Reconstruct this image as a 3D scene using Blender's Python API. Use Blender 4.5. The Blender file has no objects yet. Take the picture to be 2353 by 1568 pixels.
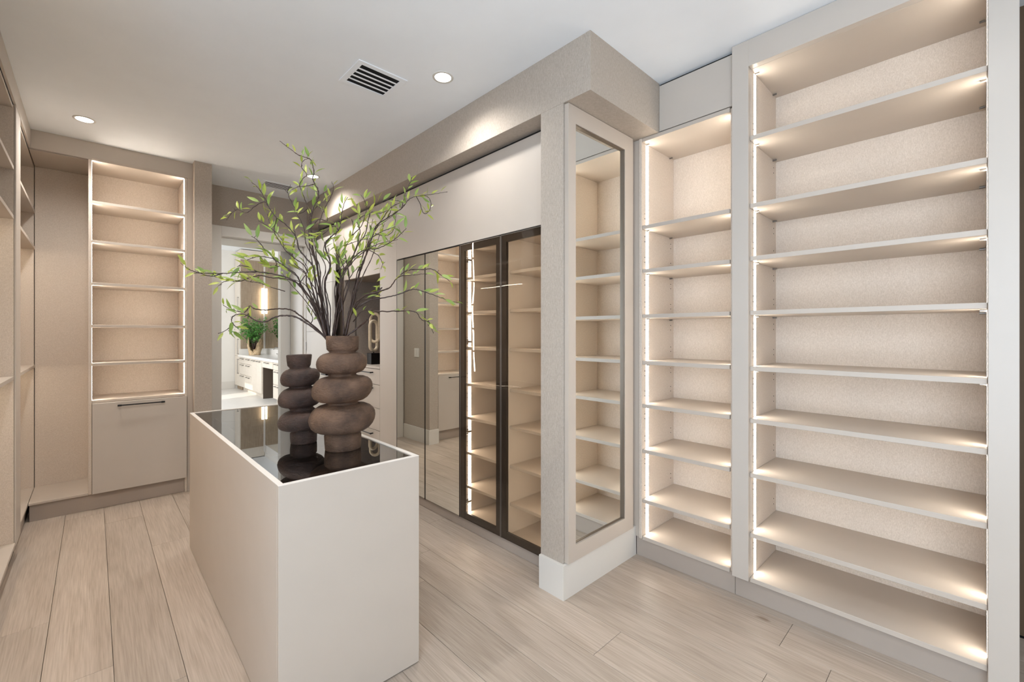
import bpy, bmesh, math, random
from mathutils import Vector, Matrix, Quaternion
random.seed(7)
PI = math.pi
S = bpy.context.scene
COL = S.collection

# ------------------------------------------------------------------ camera
TH, CH = 0.7596, 1.466          # yaw from +Y towards +X, eye height
cam_d = bpy.data.cameras.new('camera')
cam_d.sensor_fit = 'HORIZONTAL'; cam_d.sensor_width = 36.0
cam_d.lens = 36.0 * 1013.0 / 2353.0
cam_d.shift_y = -(784.0 - 765.8) / 2353.0
cam_d.clip_start = 0.02; cam_d.clip_end = 200
cam = bpy.data.objects.new('camera', cam_d); COL.objects.link(cam)
cam.location = (0, 0, CH); cam.rotation_euler = (PI / 2, 0, -TH)
S.camera = cam

# ------------------------------------------------------------------ colour management
vs = S.view_settings
S.display_settings.display_device = 'sRGB'
vs.view_transform = 'Standard'; vs.look = 'None'; vs.gamma = 1.0; vs.use_curve_mapping = False
vs.exposure = 0.05
try:
    S.cycles.max_bounces = 10; S.cycles.diffuse_bounces = 6; S.cycles.glossy_bounces = 6
    S.cycles.transparent_max_bounces = 12; S.cycles.sample_clamp_indirect = 6.0
    S.cycles.caustics_reflective = False; S.cycles.caustics_refractive = False
    S.cycles.use_denoising = True
except Exception: pass

# ------------------------------------------------------------------ world, sun, daylight
wd = bpy.data.worlds.new('sky'); S.world = wd; wd.use_nodes = True
bg = wd.node_tree.nodes['Background']
bg.inputs[0].default_value = (0.72, 0.83, 1.0, 1); bg.inputs[1].default_value = 1.6

def lamp(name, kind, loc, energy, col=(1, 1, 1), rot=(0, 0, 0), **k):
    d = bpy.data.lights.new(name, kind); d.energy = energy; d.color = col
    for a, b in k.items(): setattr(d, a, b)
    o = bpy.data.objects.new(name, d); COL.objects.link(o)
    o.location = loc; o.rotation_euler = rot
    return o
def aim(o, target):
    o.rotation_euler = (Vector(target) - o.location).to_track_quat('-Z', 'Y').to_euler()

sun = lamp('sun', 'SUN', (-5, 9, 8), 2.6, (1, 0.95, 0.86), angle=0.01)
aim(sun, (-5 + 1.0, 9 + 0.42, 8 - 0.82))
# daylight from the big window in the left wall beside and behind the camera
day = lamp('window_daylight', 'AREA', (-0.91, -0.55, 1.5), 96, (0.73, 0.86, 1.0), (0, -PI / 2, 0),
           shape='RECTANGLE', size=2.2, size_y=2.7)
# added fill for the bathroom daylight, far wider than the window opening there
bath = lamp('bathroom_daylight_fill', 'AREA', (0.06, 10.2, 2.0), 120, (0.97, 0.98, 1.0), (0, -PI / 2, 0),
            shape='RECTANGLE', size=2.6, size_y=4.0)
WARM = (1.0, 0.80, 0.58)

# ------------------------------------------------------------------ materials
def lin(c):
    c /= 255.0
    return c / 12.92 if c <= 0.04045 else ((c + 0.055) / 1.055) ** 2.4
def rgb(r, g, b): return (lin(r), lin(g), lin(b), 1)

def newmat(name):
    m = bpy.data.materials.new(name); m.use_nodes = True
    nt = m.node_tree
    return m, nt, nt.nodes['Principled BSDF']

def plain(name, col, rough=0.5, metal=0.0, var=0.04, scale=6.0, spec=0.4, bump=0.0):
    """plain coat with a faint procedural mottling"""
    m, nt, p = newmat(name)
    g = nt.nodes.new('ShaderNodeNewGeometry')
    n = nt.nodes.new('ShaderNodeTexNoise'); n.inputs['Scale'].default_value = scale; n.inputs['Detail'].default_value = 3
    nt.links.new(g.outputs['Position'], n.inputs['Vector'])
    r = nt.nodes.new('ShaderNodeValToRGB')
    r.color_ramp.elements[0].position = 0.3; r.color_ramp.elements[1].position = 0.7
    r.color_ramp.elements[0].color = tuple(c * (1 - var) for c in col[:3]) + (1,)
    r.color_ramp.elements[1].color = tuple(min(1, c * (1 + var)) for c in col[:3]) + (1,)
    nt.links.new(n.outputs['Fac'], r.inputs['Fac']); nt.links.new(r.outputs['Color'], p.inputs['Base Color'])
    p.inputs['Roughness'].default_value = rough; p.inputs['Metallic'].default_value = metal
    p.inputs['Specular IOR Level'].default_value = spec
    if bump:
        n2 = nt.nodes.new('ShaderNodeTexNoise'); n2.inputs['Scale'].default_value = 400
        nt.links.new(g.outputs['Position'], n2.inputs['Vector'])
        b = nt.nodes.new('ShaderNodeBump'); b.inputs['Strength'].default_value = bump; b.inputs['Distance'].default_value = 0.001
        nt.links.new(n2.outputs['Fac'], b.inputs['Height']); nt.links.new(b.outputs['Normal'], p.inputs['Normal'])
    return m

def linen(name, c1, c2, sx=420.0, sz=110.0, bump=0.3, rough=0.8):
    """woven grass-cloth: fine vertical threads crossed by weaker horizontal ones"""
    m, nt, p = newmat(name)
    g = nt.nodes.new('ShaderNodeNewGeometry')
    def noise(scale, detail=2):
        mp = nt.nodes.new('ShaderNodeMapping'); mp.inputs['Scale'].default_value = scale
        n = nt.nodes.new('ShaderNodeTexNoise'); n.inputs['Scale'].default_value = 1; n.inputs['Detail'].default_value = detail
        nt.links.new(g.outputs['Position'], mp.inputs['Vector']); nt.links.new(mp.outputs['Vector'], n.inputs['Vector'])
        return n
    v = noise((sx, sx, sz)); h = noise((sz, sz, sx)); f = noise((900, 900, 900), 1)
    mix = nt.nodes.new('ShaderNodeMix'); mix.data_type = 'FLOAT'; mix.inputs[0].default_value = 0.32
    nt.links.new(v.outputs['Fac'], mix.inputs[2]); nt.links.new(h.outputs['Fac'], mix.inputs[3])
    mix2 = nt.nodes.new('ShaderNodeMix'); mix2.data_type = 'FLOAT'; mix2.inputs[0].default_value = 0.2
    nt.links.new(mix.outputs[0], mix2.inputs[2]); nt.links.new(f.outputs['Fac'], mix2.inputs[3])
    r = nt.nodes.new('ShaderNodeValToRGB')
    r.color_ramp.elements[0].position = 0.34; r.color_ramp.elements[1].position = 0.66
    r.color_ramp.elements[0].color = c1; r.color_ramp.elements[1].color = c2
    nt.links.new(mix2.outputs[0], r.inputs['Fac']); nt.links.new(r.outputs['Color'], p.inputs['Base Color'])
    b = nt.nodes.new('ShaderNodeBump'); b.inputs['Strength'].default_value = bump; b.inputs['Distance'].default_value = 0.0015
    nt.links.new(mix2.outputs[0], b.inputs['Height']); nt.links.new(b.outputs['Normal'], p.inputs['Normal'])
    p.inputs['Roughness'].default_value = rough; p.inputs['Specular IOR Level'].default_value = 0.2
    return m

def oak(name):
    """bleached oak: every plank object gets its own tone and its own piece of grain"""
    m, nt, p = newmat(name)
    L = nt.links.new
    g = nt.nodes.new('ShaderNodeNewGeometry'); oi = nt.nodes.new('ShaderNodeObjectInfo')
    mul = nt.nodes.new('ShaderNodeVectorMath'); mul.operation = 'SCALE'; mul.inputs[0].default_value = (31, 57, 11)
    L(oi.outputs['Random'], mul.inputs['Scale'])
    add = nt.nodes.new('ShaderNodeVectorMath'); L(g.outputs['Position'], add.inputs[0]); L(mul.outputs[0], add.inputs[1])
    mp = nt.nodes.new('ShaderNodeMapping'); mp.inputs['Scale'].default_value = (9, 0.9, 1); L(add.outputs[0], mp.inputs['Vector'])
    warp = nt.nodes.new('ShaderNodeTexNoise'); warp.inputs['Scale'].default_value = 0.9; warp.inputs['Detail'].default_value = 2
    L(mp.outputs[0], warp.inputs['Vector'])
    rings = nt.nodes.new('ShaderNodeMath'); rings.operation = 'MULTIPLY'; rings.inputs[1].default_value = 26
    L(warp.outputs['Fac'], rings.inputs[0])
    sn = nt.nodes.new('ShaderNodeMath'); sn.operation = 'SINE'; L(rings.outputs[0], sn.inputs[0])
    mp2 = nt.nodes.new('ShaderNodeMapping'); mp2.inputs['Scale'].default_value = (160, 5, 1); L(add.outputs[0], mp2.inputs['Vector'])
    fib = nt.nodes.new('ShaderNodeTexNoise'); fib.inputs['Scale'].default_value = 1; fib.inputs['Detail'].default_value = 5
    L(mp2.outputs[0], fib.inputs['Vector'])
    a1 = nt.nodes.new('ShaderNodeMath'); a1.operation = 'MULTIPLY_ADD'; a1.inputs[1].default_value = 0.07; L(sn.outputs[0], a1.inputs[0]); L(fib.outputs['Fac'], a1.inputs[2])
    r = nt.nodes.new('ShaderNodeValToRGB')
    r.color_ramp.elements[0].position = 0.2; r.color_ramp.elements[1].position = 0.8
    r.color_ramp.elements[0].color = rgb(160, 145, 130); r.color_ramp.elements[1].color = rgb(194, 180, 166)
    L(a1.outputs[0], r.inputs['Fac'])
    # knots
    mp3 = nt.nodes.new('ShaderNodeMapping'); mp3.inputs['Scale'].default_value = (3.6, 1.5, 1); L(add.outputs[0], mp3.inputs['Vector'])
    vo = nt.nodes.new('ShaderNodeTexVoronoi'); vo.inputs['Scale'].default_value = 1.0; vo.inputs['Randomness'].default_value = 1
    wob = nt.nodes.new('ShaderNodeVectorMath'); L(mp3.outputs[0], wob.inputs[0])
    wn = nt.nodes.new('ShaderNodeTexNoise'); wn.inputs['Scale'].default_value = 9; L(mp3.outputs[0], wn.inputs['Vector'])
    ws = nt.nodes.new('ShaderNodeVectorMath'); ws.operation = 'SCALE'; ws.inputs['Scale'].default_value = 0.06; L(wn.outputs['Color'], ws.inputs[0]); L(ws.outputs[0], wob.inputs[1])
    L(wob.outputs[0], vo.inputs['Vector'])
    kr = nt.nodes.new('ShaderNodeValToRGB'); kr.color_ramp.elements[0].position = 0.025; kr.color_ramp.elements[1].position = 0.06
    kr.color_ramp.elements[0].color = (0.62, 0.56, 0.5, 1); kr.color_ramp.elements[1].color = (1, 1, 1, 1)
    L(vo.outputs['Distance'], kr.inputs['Fac'])
    mk = nt.nodes.new('ShaderNodeMix'); mk.data_type = 'RGBA'; mk.blend_type = 'MULTIPLY'; mk.inputs[0].default_value = 1
    L(r.outputs['Color'], mk.inputs[6]); L(kr.outputs['Color'], mk.inputs[7])
    tone = nt.nodes.new('ShaderNodeMapRange'); tone.inputs[3].default_value = 0.90; tone.inputs[4].default_value = 1.06; L(oi.outputs['Random'], tone.inputs[0])
    hsv = nt.nodes.new('ShaderNodeHueSaturation'); L(mk.outputs[2], hsv.inputs['Color']); L(tone.outputs[0], hsv.inputs['Value'])
    L(hsv.outputs['Color'], p.inputs['Base Color'])
    p.inputs['Roughness'].default_value = 0.42; p.inputs['Specular IOR Level'].default_value = 0.35
    b = nt.nodes.new('ShaderNodeBump'); b.inputs['Strength'].default_value = 0.12; b.inputs['Distance'].default_value = 0.001
    L(fib.outputs['Fac'], b.inputs['Height']); L(b.outputs['Normal'], p.inputs['Normal'])
    return m

def clay(name, c1, c2):
    m, nt, p = newmat(name); L = nt.links.new
    g = nt.nodes.new('ShaderNodeTexCoord')
    mp = nt.nodes.new('ShaderNodeMapping'); mp.inputs['Scale'].default_value = (60, 60, 150); mp.inputs['Rotation'].default_value = (0.2, 0.25, 0)
    L(g.outputs['Object'], mp.inputs['Vector'])
    n = nt.nodes.new('ShaderNodeTexNoise'); n.inputs['Scale'].default_value = 1; n.inputs['Detail'].default_value = 6; n.inputs['Roughness'].default_value = 0.65
    L(mp.outputs[0], n.inputs['Vector'])
    n2 = nt.nodes.new('ShaderNodeTexNoise'); n2.inputs['Scale'].default_value = 14; n2.inputs['Detail'].default_value = 3
    L(g.outputs['Object'], n2.inputs['Vector'])
    mx = nt.nodes.new('ShaderNodeMix'); mx.data_type = 'FLOAT'; mx.inputs[0].default_value = 0.7
    L(n.outputs['Fac'], mx.inputs[2]); L(n2.outputs['Fac'], mx.inputs[3])
    r = nt.nodes.new('ShaderNodeValToRGB'); r.color_ramp.elements[0].position = 0.32; r.color_ramp.elements[1].position = 0.68
    r.color_ramp.elements[0].color = c1; r.color_ramp.elements[1].color = c2
    L(mx.outputs[0], r.inputs['Fac']); L(r.outputs['Color'], p.inputs['Base Color'])
    b = nt.nodes.new('ShaderNodeBump'); b.inputs['Strength'].default_value = 1.0; b.inputs['Distance'].default_value = 0.007
    n3 = nt.nodes.new('ShaderNodeTexNoise'); n3.inputs['Scale'].default_value = 55; n3.inputs['Detail'].default_value = 4; L(g.outputs['Object'], n3.inputs['Vector'])
    ad = nt.nodes.new('ShaderNodeMath'); ad.operation = 'ADD'; L(n.outputs['Fac'], ad.inputs[0]); L(n3.outputs['Fac'], ad.inputs[1])
    L(ad.outputs[0], b.inputs['Height']); L(b.outputs['Normal'], p.inputs['Normal'])
    p.inputs['Roughness'].default_value = 0.55; p.inputs['Specular IOR Level'].default_value = 0.45
    return m

def emit(name, col, strength):
    m, nt, p = newmat(name)
    p.inputs['Base Color'].default_value = (0.9, 0.9, 0.9, 1)
    p.inputs['Emission Color'].default_value = tuple(col) + (1,); p.inputs['Emission Strength'].default_value = strength
    return m

def mirror_mat(name, col):
    m, nt, p = newmat(name)
    p.inputs['Base Color'].default_value = col; p.inputs['Metallic'].default_value = 1; p.inputs['Roughness'].default_value = 0.0
    n = nt.nodes.new('ShaderNodeTexNoise'); n.inputs['Scale'].default_value = 1.3
    b = nt.nodes.new('ShaderNodeBump'); b.inputs['Strength'].default_value = 0.02; b.inputs['Distance'].default_value = 0.002
    nt.links.new(n.outputs['Fac'], b.inputs['Height']); nt.links.new(b.outputs['Normal'], p.inputs['Normal'])
    return m

def sheet_glass(name, tint, ior=1.5, wave=0.0, gl=(1, 1, 1, 1)):
    """thin tinted pane: see-through with a Fresnel reflection"""
    m = bpy.data.materials.new(name); m.use_nodes = True; nt = m.node_tree
    nt.nodes.remove(nt.nodes['Principled BSDF']); out = nt.nodes['Material Output']
    t = nt.nodes.new('ShaderNodeBsdfTransparent'); t.inputs['Color'].default_value = tint
    g = nt.nodes.new('ShaderNodeBsdfGlossy'); g.inputs['Roughness'].default_value = 0.0; g.inputs['Color'].default_value = gl
    f = nt.nodes.new('ShaderNodeFresnel'); f.inputs['IOR'].default_value = ior
    mx = nt.nodes.new('ShaderNodeMixShader')
    gm = nt.nodes.new('ShaderNodeNewGeometry')          # reflect on the outer face only
    inv = nt.nodes.new('ShaderNodeMath'); inv.operation = 'SUBTRACT'; inv.inputs[0].default_value = 1.0; nt.links.new(gm.outputs['Backfacing'], inv.inputs[1])
    ml = nt.nodes.new('ShaderNodeMath'); ml.operation = 'MULTIPLY'; nt.links.new(f.outputs[0], ml.inputs[0]); nt.links.new(inv.outputs[0], ml.inputs[1])
    nt.links.new(ml.outputs[0], mx.inputs[0]); nt.links.new(t.outputs[0], mx.inputs[1]); nt.links.new(g.outputs[0], mx.inputs[2])
    if wave:
        tc = nt.nodes.new('ShaderNodeNewGeometry')
        n = nt.nodes.new('ShaderNodeTexNoise'); n.inputs['Scale'].default_value = 2.6; n.inputs['Detail'].default_value = 1
        b = nt.nodes.new('ShaderNodeBump'); b.inputs['Strength'].default_value = wave; b.inputs['Distance'].default_value = 0.01
        nt.links.new(tc.outputs['Position'], n.inputs['Vector']); nt.links.new(n.outputs['Fac'], b.inputs['Height'])
        nt.links.new(b.outputs['Normal'], g.inputs['Normal'])
    nt.links.new(mx.outputs[0], out.inputs['Surface'])
    return m

def leaf_mat(name, c1, c2):
    m, nt, p = newmat(name); L = nt.links.new
    oi = nt.nodes.new('ShaderNodeObjectInfo')
    r = nt.nodes.new('ShaderNodeValToRGB'); r.color_ramp.elements[0].color = c1; r.color_ramp.elements[1].color = c2
    L(oi.outputs['Random'], r.inputs['Fac']); L(r.outputs['Color'], p.inputs['Base Color'])
    p.inputs['Roughness'].default_value = 0.45
    t = nt.nodes.new('ShaderNodeBsdfTranslucent'); L(r.outputs['Color'], t.inputs['Color'])
    mx = nt.nodes.new('ShaderNodeMixShader'); mx.inputs[0].default_value = 0.3
    L(p.outputs[0], mx.inputs[1]); L(t.outputs[0], mx.inputs[2]); L(mx.outputs[0], nt.nodes['Material Output'].inputs['Surface'])
    return m

M = dict(
    melamine=plain('beige_melamine', rgb(193, 182, 170), 0.45, var=0.015, bump=0.05),
    edge=plain('grey_edge_band', rgb(190, 183, 174), 0.4, var=0.01),
    kick=plain('taupe_plinth', rgb(172, 160, 149), 0.5, var=0.015),
    lacquer=plain('pale_beige_lacquer', rgb(194, 185, 175), 0.35, var=0.012, bump=0.04),
    linen=linen('linen_board', rgb(196, 183, 169), rgb(222, 211, 199)),
    paper=linen('greige_grasscloth', rgb(163, 152, 140), rgb(190, 180, 168), 420, 60, 0.3),
    white=plain('white_trim_paint', rgb(216, 212, 205), 0.35, var=0.01),
    wall=plain('white_wall_paint', rgb(228, 225, 219), 0.7, var=0.01),
    ceil=plain('ceiling_paint', rgb(242, 246, 250), 0.8, var=0.01),
    dark=plain('dark_gap', rgb(28, 25, 23), 0.7, var=0.02),
    black=plain('black_metal', rgb(24, 22, 22), 0.35, metal=0.6, var=0.05),
    bronze=plain('dark_bronze_frame', rgb(44, 37, 32), 0.3, metal=0.3, var=0.04),
    steel=plain('grey_aluminium', rgb(150, 146, 142), 0.35, metal=0.9, var=0.03),
    brownwall=plain('brown_wall', rgb(98, 78, 58), 0.7, var=0.05),
    oak=oak('bleached_oak'),
    clay=clay('brown_clay', rgb(64, 46, 35), rgb(120, 92, 72)),
    clay_dark=clay('dark_brown_clay', rgb(44, 32, 27), rgb(84, 62, 52)),
    led=emit('warm_led', (1.0, 0.91, 0.79), 25.0),
    led_deep=emit('warm_led_deep_shelves', (1.0, 0.88, 0.75), 36.0),
    led_soft=emit('warm_led_soft', (1.0, 0.86, 0.68), 30.0),
    lampface=emit('downlight_glow', (1.0, 0.95, 0.88), 14.0),
    sconce=emit('sconce_glow', (1.0, 0.87, 0.66), 7.0),
    mirror=mirror_mat('mirror_silver', (0.93, 0.94, 0.905, 1)),
    bronzeglass=sheet_glass('bronze_glass', (0.95, 0.90, 0.835, 1), 1.5, 0.25),
    blackglass=sheet_glass('smoked_glass', (0.55, 0.53, 0.52, 1), 7.0),
    tray=plain('dark_brown_tray', rgb(92, 80, 70), 0.6, var=0.05),
    bark=plain('dark_bark', rgb(58, 42, 36), 0.42, var=0.4, scale=60),
    leaf_y=leaf_mat('leaf_yellow_green', rgb(150, 164, 58), rgb(186, 192, 98)),
    leaf_g=leaf_mat('leaf_green', rgb(116, 144, 62), rgb(160, 178, 98)),
    leaf_b=leaf_mat('leaf_bush_green', rgb(84, 146, 66), rgb(138, 190, 104)),
    taupe=linen('taupe_board', rgb(132, 121, 112), rgb(158, 147, 137)),
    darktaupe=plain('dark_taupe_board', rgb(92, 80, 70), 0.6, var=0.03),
    edgewhite=plain('pale_edge_trim', rgb(236, 230, 222), 0.3, var=0.01),
    reveal=plain('frame_reveal', rgb(122, 108, 94), 0.4, metal=0.3),
    tile=plain('pale_floor_tile', rgb(222, 219, 213), 0.35, var=0.015),
    quartz=plain('white_quartz', rgb(236, 233, 228), 0.2, var=0.02),
    greyoak=linen('taupe_wood', rgb(148, 130, 110), rgb(178, 160, 138), 90, 5, 0.1),
    vanity=linen('pale_wood', rgb(214, 204, 190), rgb(228, 220, 208), 90, 5, 0.1, 0.5),
    cream=plain('cream_stone', rgb(206, 190, 164), 0.65, var=0.1, scale=40),
    drift=plain('driftwood', rgb(204, 178, 142), 0.7, var=0.25, scale=22),
    slot=plain('vent_dark', rgb(10, 10, 12), 0.9),
    winglass=sheet_glass('window_glass', (1, 1, 1, 1), 1.3),
)

# ------------------------------------------------------------------ helpers
WLOC = {}
def link(o, parent=None, world=(0, 0, 0)):
    COL.objects.link(o)
    WLOC[o.name] = Vector(world)
    if parent is not None:
        o.parent = parent; o.location = Vector(world) - WLOC[parent.name]
    else:
        o.location = world
    return o
def mesh_obj(name, bm, mat, parent=None, world=(0, 0, 0), smooth=False, kind=None):
    me = bpy.data.meshes.new(name); bm.to_mesh(me); bm.free()
    me.materials.append(mat)
    if smooth:
        for p in me.polygons: p.use_smooth = True
    o = link(bpy.data.objects.new(name, me), parent, world)
    if kind: o['kind'] = kind
    return o
def add_box(bm, x0, x1, y0, y1, z0, z1, bev=0.0):
    r = bmesh.ops.create_cube(bm, size=1.0)
    v = r['verts']
    for q in v:
        q.co = Vector((x0 if q.co.x < 0 else x1, y0 if q.co.y < 0 else y1, z0 if q.co.z < 0 else z1))
    if bev > 0:
        e = list({e for q in v for e in q.link_edges})
        bmesh.ops.bevel(bm, geom=e, offset=bev, segments=1, affect='EDGES')
def box(name, x0, x1, y0, y1, z0, z1, mat, parent=None, bev=0.0012, kind=None):
    c = ((x0 + x1) / 2, (y0 + y1) / 2, z0)
    bm = bmesh.new()
    add_box(bm, x0 - c[0], x1 - c[0], y0 - c[1], y1 - c[1], 0, z1 - z0, min(bev, 0.3 * min(x1 - x0, y1 - y0, z1 - z0)))
    return mesh_obj(name, bm, mat, parent, c, kind=kind)
def boxes(name, lst, mat, parent=None, bev=0.0, kind=None):
    c = Vector((lst[0][0], lst[0][2], lst[0][4])); bm = bmesh.new()
    for b in lst: add_box(bm, b[0] - c.x, b[1] - c.x, b[2] - c.y, b[3] - c.y, b[4] - c.z, b[5] - c.z, bev)
    return mesh_obj(name, bm, mat, parent, c, kind=kind)
def thing(name, label, cat, loc, group=None):
    o = bpy.data.objects.new(name, None); o.empty_display_size = 0.1
    o['label'] = label; o['category'] = cat
    if group: o['group'] = group
    return link(o, None, loc)
def tag(o, label, cat, group=None):
    o['label'] = label; o['category'] = cat
    if group: o['group'] = group
    return o
def struct(o): o['kind'] = 'structure'; return o
def cyl(bm, p, q, r, n=12, r2=None, cap=True):
    p, q = Vector(p), Vector(q); d = q - p
    rot = d.to_track_quat('Z', 'Y').to_matrix().to_4x4()
    mt = Matrix.Translation((p + q) / 2) @ rot
    bmesh.ops.create_cone(bm, cap_ends=cap, segments=n, radius1=r, radius2=r if r2 is None else r2, depth=d.length, matrix=mt)
def bar_handle(parent, p, q, out, r=0.005, post=0.03, mat='black'):
    """bar handle standing off a front on two posts; p,q on the bar, out = vector front->bar"""
    p, q, out = Vector(p), Vector(q), Vector(out); c = (p + q) / 2; bm = bmesh.new()
    cyl(bm, p - c, q - c, r, 8)
    ax = (q - p).normalized()
    for e, s in ((p, 1), (q, -1)):
        b = e + ax * s * 0.012 - c
        cyl(bm, b, b - out, r * 1.1, 8)
        cyl(bm, e - c, e + ax * s * 0.026 - c, r * 1.5, 8)
    return mesh_obj('handle', bm, M[mat], parent, c)

# ================================================================== SETTING
CZ = 3.05
YB = 5.60            # closet side of the door wall
# floor: sub-floor with bleached oak planks laid on it
floor = struct(box('floor', -1.0, 3.4, -3.0, 5.6, -0.05, -0.014, M['dark'], bev=0))
PW, X0 = 0.2265, -0.162
ends = {-4: 0.4, -3: 1.3, -2: 3.1, -1: 4.23, 0: 3.235, 1: 2.62, 2: 2.325, 3: 3.9, 4: 0.9, 5: 1.55, 6: 1.966, 7: 2.248, 8: 2.54, 9: 1.2, 10: 2.9, 11: 0.435, 12: 0.636, 13: 1.9, 14: 0.2, 15: 1.0}
PL = 2.28
for k in range(-4, 16):
    xa = X0 + (k - 1) * PW; xb = xa + PW
    xa, xb = max(xa, -0.99), min(xb, 3.39)
    if xb - xa < 0.03: continue
    y = ends[k]
    while y > -3.0: y -= PL
    ys = [-3.0]
    y += PL
    while y < 5.6:
        if y - ys[-1] > 0.05: ys.append(y)
        y += PL
    ys.append(5.598)
    for a, b in zip(ys, ys[1:]):
        box('plank', xa + 0.0008, xb - 0.0008, a + 0.0008, b - 0.0008, -0.014, 0.0, M['oak'], floor, bev=0.0012)
struct(box('ceiling', -1.0, 3.4, -3.0, 5.6, CZ, CZ + 0.1, M['ceil'], bev=0))
struct(boxes('wall_left', [(-1.0, -0.92, -3.0, -1.95, 0, CZ), (-1.0, -0.92, 0.85, 5.6, 0, CZ), (-1.0, -0.92, -1.95, 0.85, 0, 0.35), (-1.0, -0.92, -1.95, 0.85, 2.65, CZ)], M['wall'], bev=0))
struct(box('wall_right', 3.26, 3.4, -3.0, 5.6, 0, CZ, M['brownwall'], bev=0))
DX0, DX1, DZ, YP = 0.998, 1.86, 2.515, 6.14
wb = struct(boxes('wall_back', [(-1.0, DX0 - 0.02, YB, YP, 0, CZ), (DX1 + 0.02, 3.4, YB, YP, 0, CZ), (DX0 - 0.02, DX1 + 0.02, YB, YP, DZ + 0.02, CZ)], M['paper']))
# plain wall behind the camera, big window in the left wall
struct(box('wall_front', -1.0, 3.4, -3.12, -3.0, 0, CZ, M['wall'], bev=0))
w1 = struct(box('window_1', -0.973, -0.967, -1.95, 0.85, 0.35, 2.65, M['winglass'], bev=0))
boxes('window_frame', [(-0.995, -0.94, -1.95, 0.85, 0.35, 0.41), (-0.995, -0.94, -1.95, 0.85, 2.59, 2.65), (-0.995, -0.94, -1.95, -1.89, 0.41, 2.59), (-0.995, -0.94, 0.79, 0.85, 0.41, 2.59), (-0.995, -0.94, -0.58, -0.52, 0.41, 2.59)], M['white'], w1)

# unseen slab added outside that window to keep the sun off the floor
struct(box('sun_blocker', -5.0, -1.01, -3.1, 3.0, 2.75, 2.9, M['wall'], bev=0))
# wallpapered wing wall, its long soffit, and the pier beside the doorway
XG = 1.88
struct(box('wall_column', XG, 2.63, 1.57, 1.738, 0, 2.737, M['paper'], bev=0.0015))
struct(box('trim_1', XG, 2.61, 1.386, YB, 2.737, CZ, M['paper'], bev=0.0015))
struct(box('wall_pier', 0.672, 0.807, 4.94, YB, 0, CZ, M['paper'], bev=0.0015))
def poly_prism(name, pts, z0, z1, mat, parent=None, bev=0.0):
    bm = bmesh.new(); c = Vector((pts[0][0], pts[0][1], z0))
    lo = [bm.verts.new((x - c.x, y - c.y, 0)) for x, y in pts]
    hi = [bm.verts.new((x - c.x, y - c.y, z1 - z0)) for x, y in pts]
    n = len(pts)
    bm.faces.new(lo[::-1]); bm.faces.new(hi)
    for i in range(n): bm.faces.new((lo[i], lo[(i + 1) % n], hi[(i + 1) % n], hi[i]))
    bmesh.ops.recalc_face_normals(bm, faces=bm.faces)
    return mesh_obj(name, bm, mat, parent, c)
struct(poly_prism('baseboard_column', [(1.862, 1.735), (1.862, 1.552), (2.609, 1.552), (2.609, 1.569), (1.879, 1.569), (1.879, 1.735)], 0, 0.19, M['white']))
struct(poly_prism('baseboard_pier', [(0.672, 4.922), (0.825, 4.922), (0.825, 5.577), (0.808, 5.577), (0.808, 4.939), (0.672, 4.939)], 0, 0.19, M['white']))

# doorway: casing, lining of the deep passage, door leaf standing open
struct(boxes('trim_2', [(0.826, DX0, 5.578, 5.599, 0, 2.62), (DX1, 1.962, 5.578, 5.599, 0, 2.62), (DX0, DX1, 5.578, 5.599, DZ, 2.62)], M['white'], bev=0.002))
struct(boxes('trim_3', [(DX0 - 0.018, DX0, YB, YP, 0, DZ), (DX1, DX1 + 0.018, YB, YP, 0, DZ), (DX0 - 0.018, DX1 + 0.018, YB, YP, DZ, DZ + 0.018),
                        (DX0, DX0 + 0.012, 5.66, 5.70, 0, DZ), (DX1 - 0.012, DX1, 5.66, 5.80, 0, DZ), (DX0, DX1, 5.66, 5.70, DZ - 0.012, DZ)], M['white'], bev=0.001))
bm = bmesh.new(); add_box(bm, -0.0015, 0.0015, -0.014, 0.014, -0.03, 0.03)
strike = mesh_obj('strike_plate', bm, M['steel'], None, (DX0 + 0.0016, 5.63, 1.02)); struct(strike)
# door leaf (hinged on the right jamb, swung back along the cupboards)
import math as _m
def leaf_door():
    a = _m.radians(2.0); L, T = 0.72, 0.045
    root = bpy.data.objects.new('door_1', None); root['kind'] = 'structure'; link(root, None, (1.866, 5.57, 0.008))
    bm = bmesh.new()
    zs = [0.0] + [0.49 * i for i in range(1, 5)] + [2.545]
    zs = [0.0, 0.50, 1.0, 1.475, 2.02, 2.535]
    for z0, z1 in zip(zs, zs[1:]): add_box(bm, 0, T, -L, 0, z0 + 0.002, z1 - 0.002, 0.002)
    add_box(bm, 0.003, T - 0.003, -L + 0.001, -0.001, 0.0, 2.535)
    lf = mesh_obj('door_leaf', bm, M['white'], root, WLOC['door_1'])
    bm = bmesh.new()
    cyl(bm, (-0.035, -L + 0.07, 1.0), (-0.035, -L + 0.19, 1.0), 0.008, 10); cyl(bm, (0, -L + 0.07, 1.0), (-0.035, -L + 0.07, 1.0), 0.01, 10); cyl(bm, (-0.004, -L + 0.07, 1.0), (0.0, -L + 0.07, 1.0), 0.026, 16)
    mesh_obj('handle', bm, M['black'], root, WLOC['door_1'])
    bm = bmesh.new()
    for z in (0.25, 1.25, 2.3): cyl(bm, (0.0, 0.004, z), (0.0, 0.004, z + 0.1), 0.007, 10)
    mesh_obj('hinge', bm, M['steel'], root, WLOC['door_1'])
    root.rotation_euler = (0, 0, a)
leaf_door()

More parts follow.
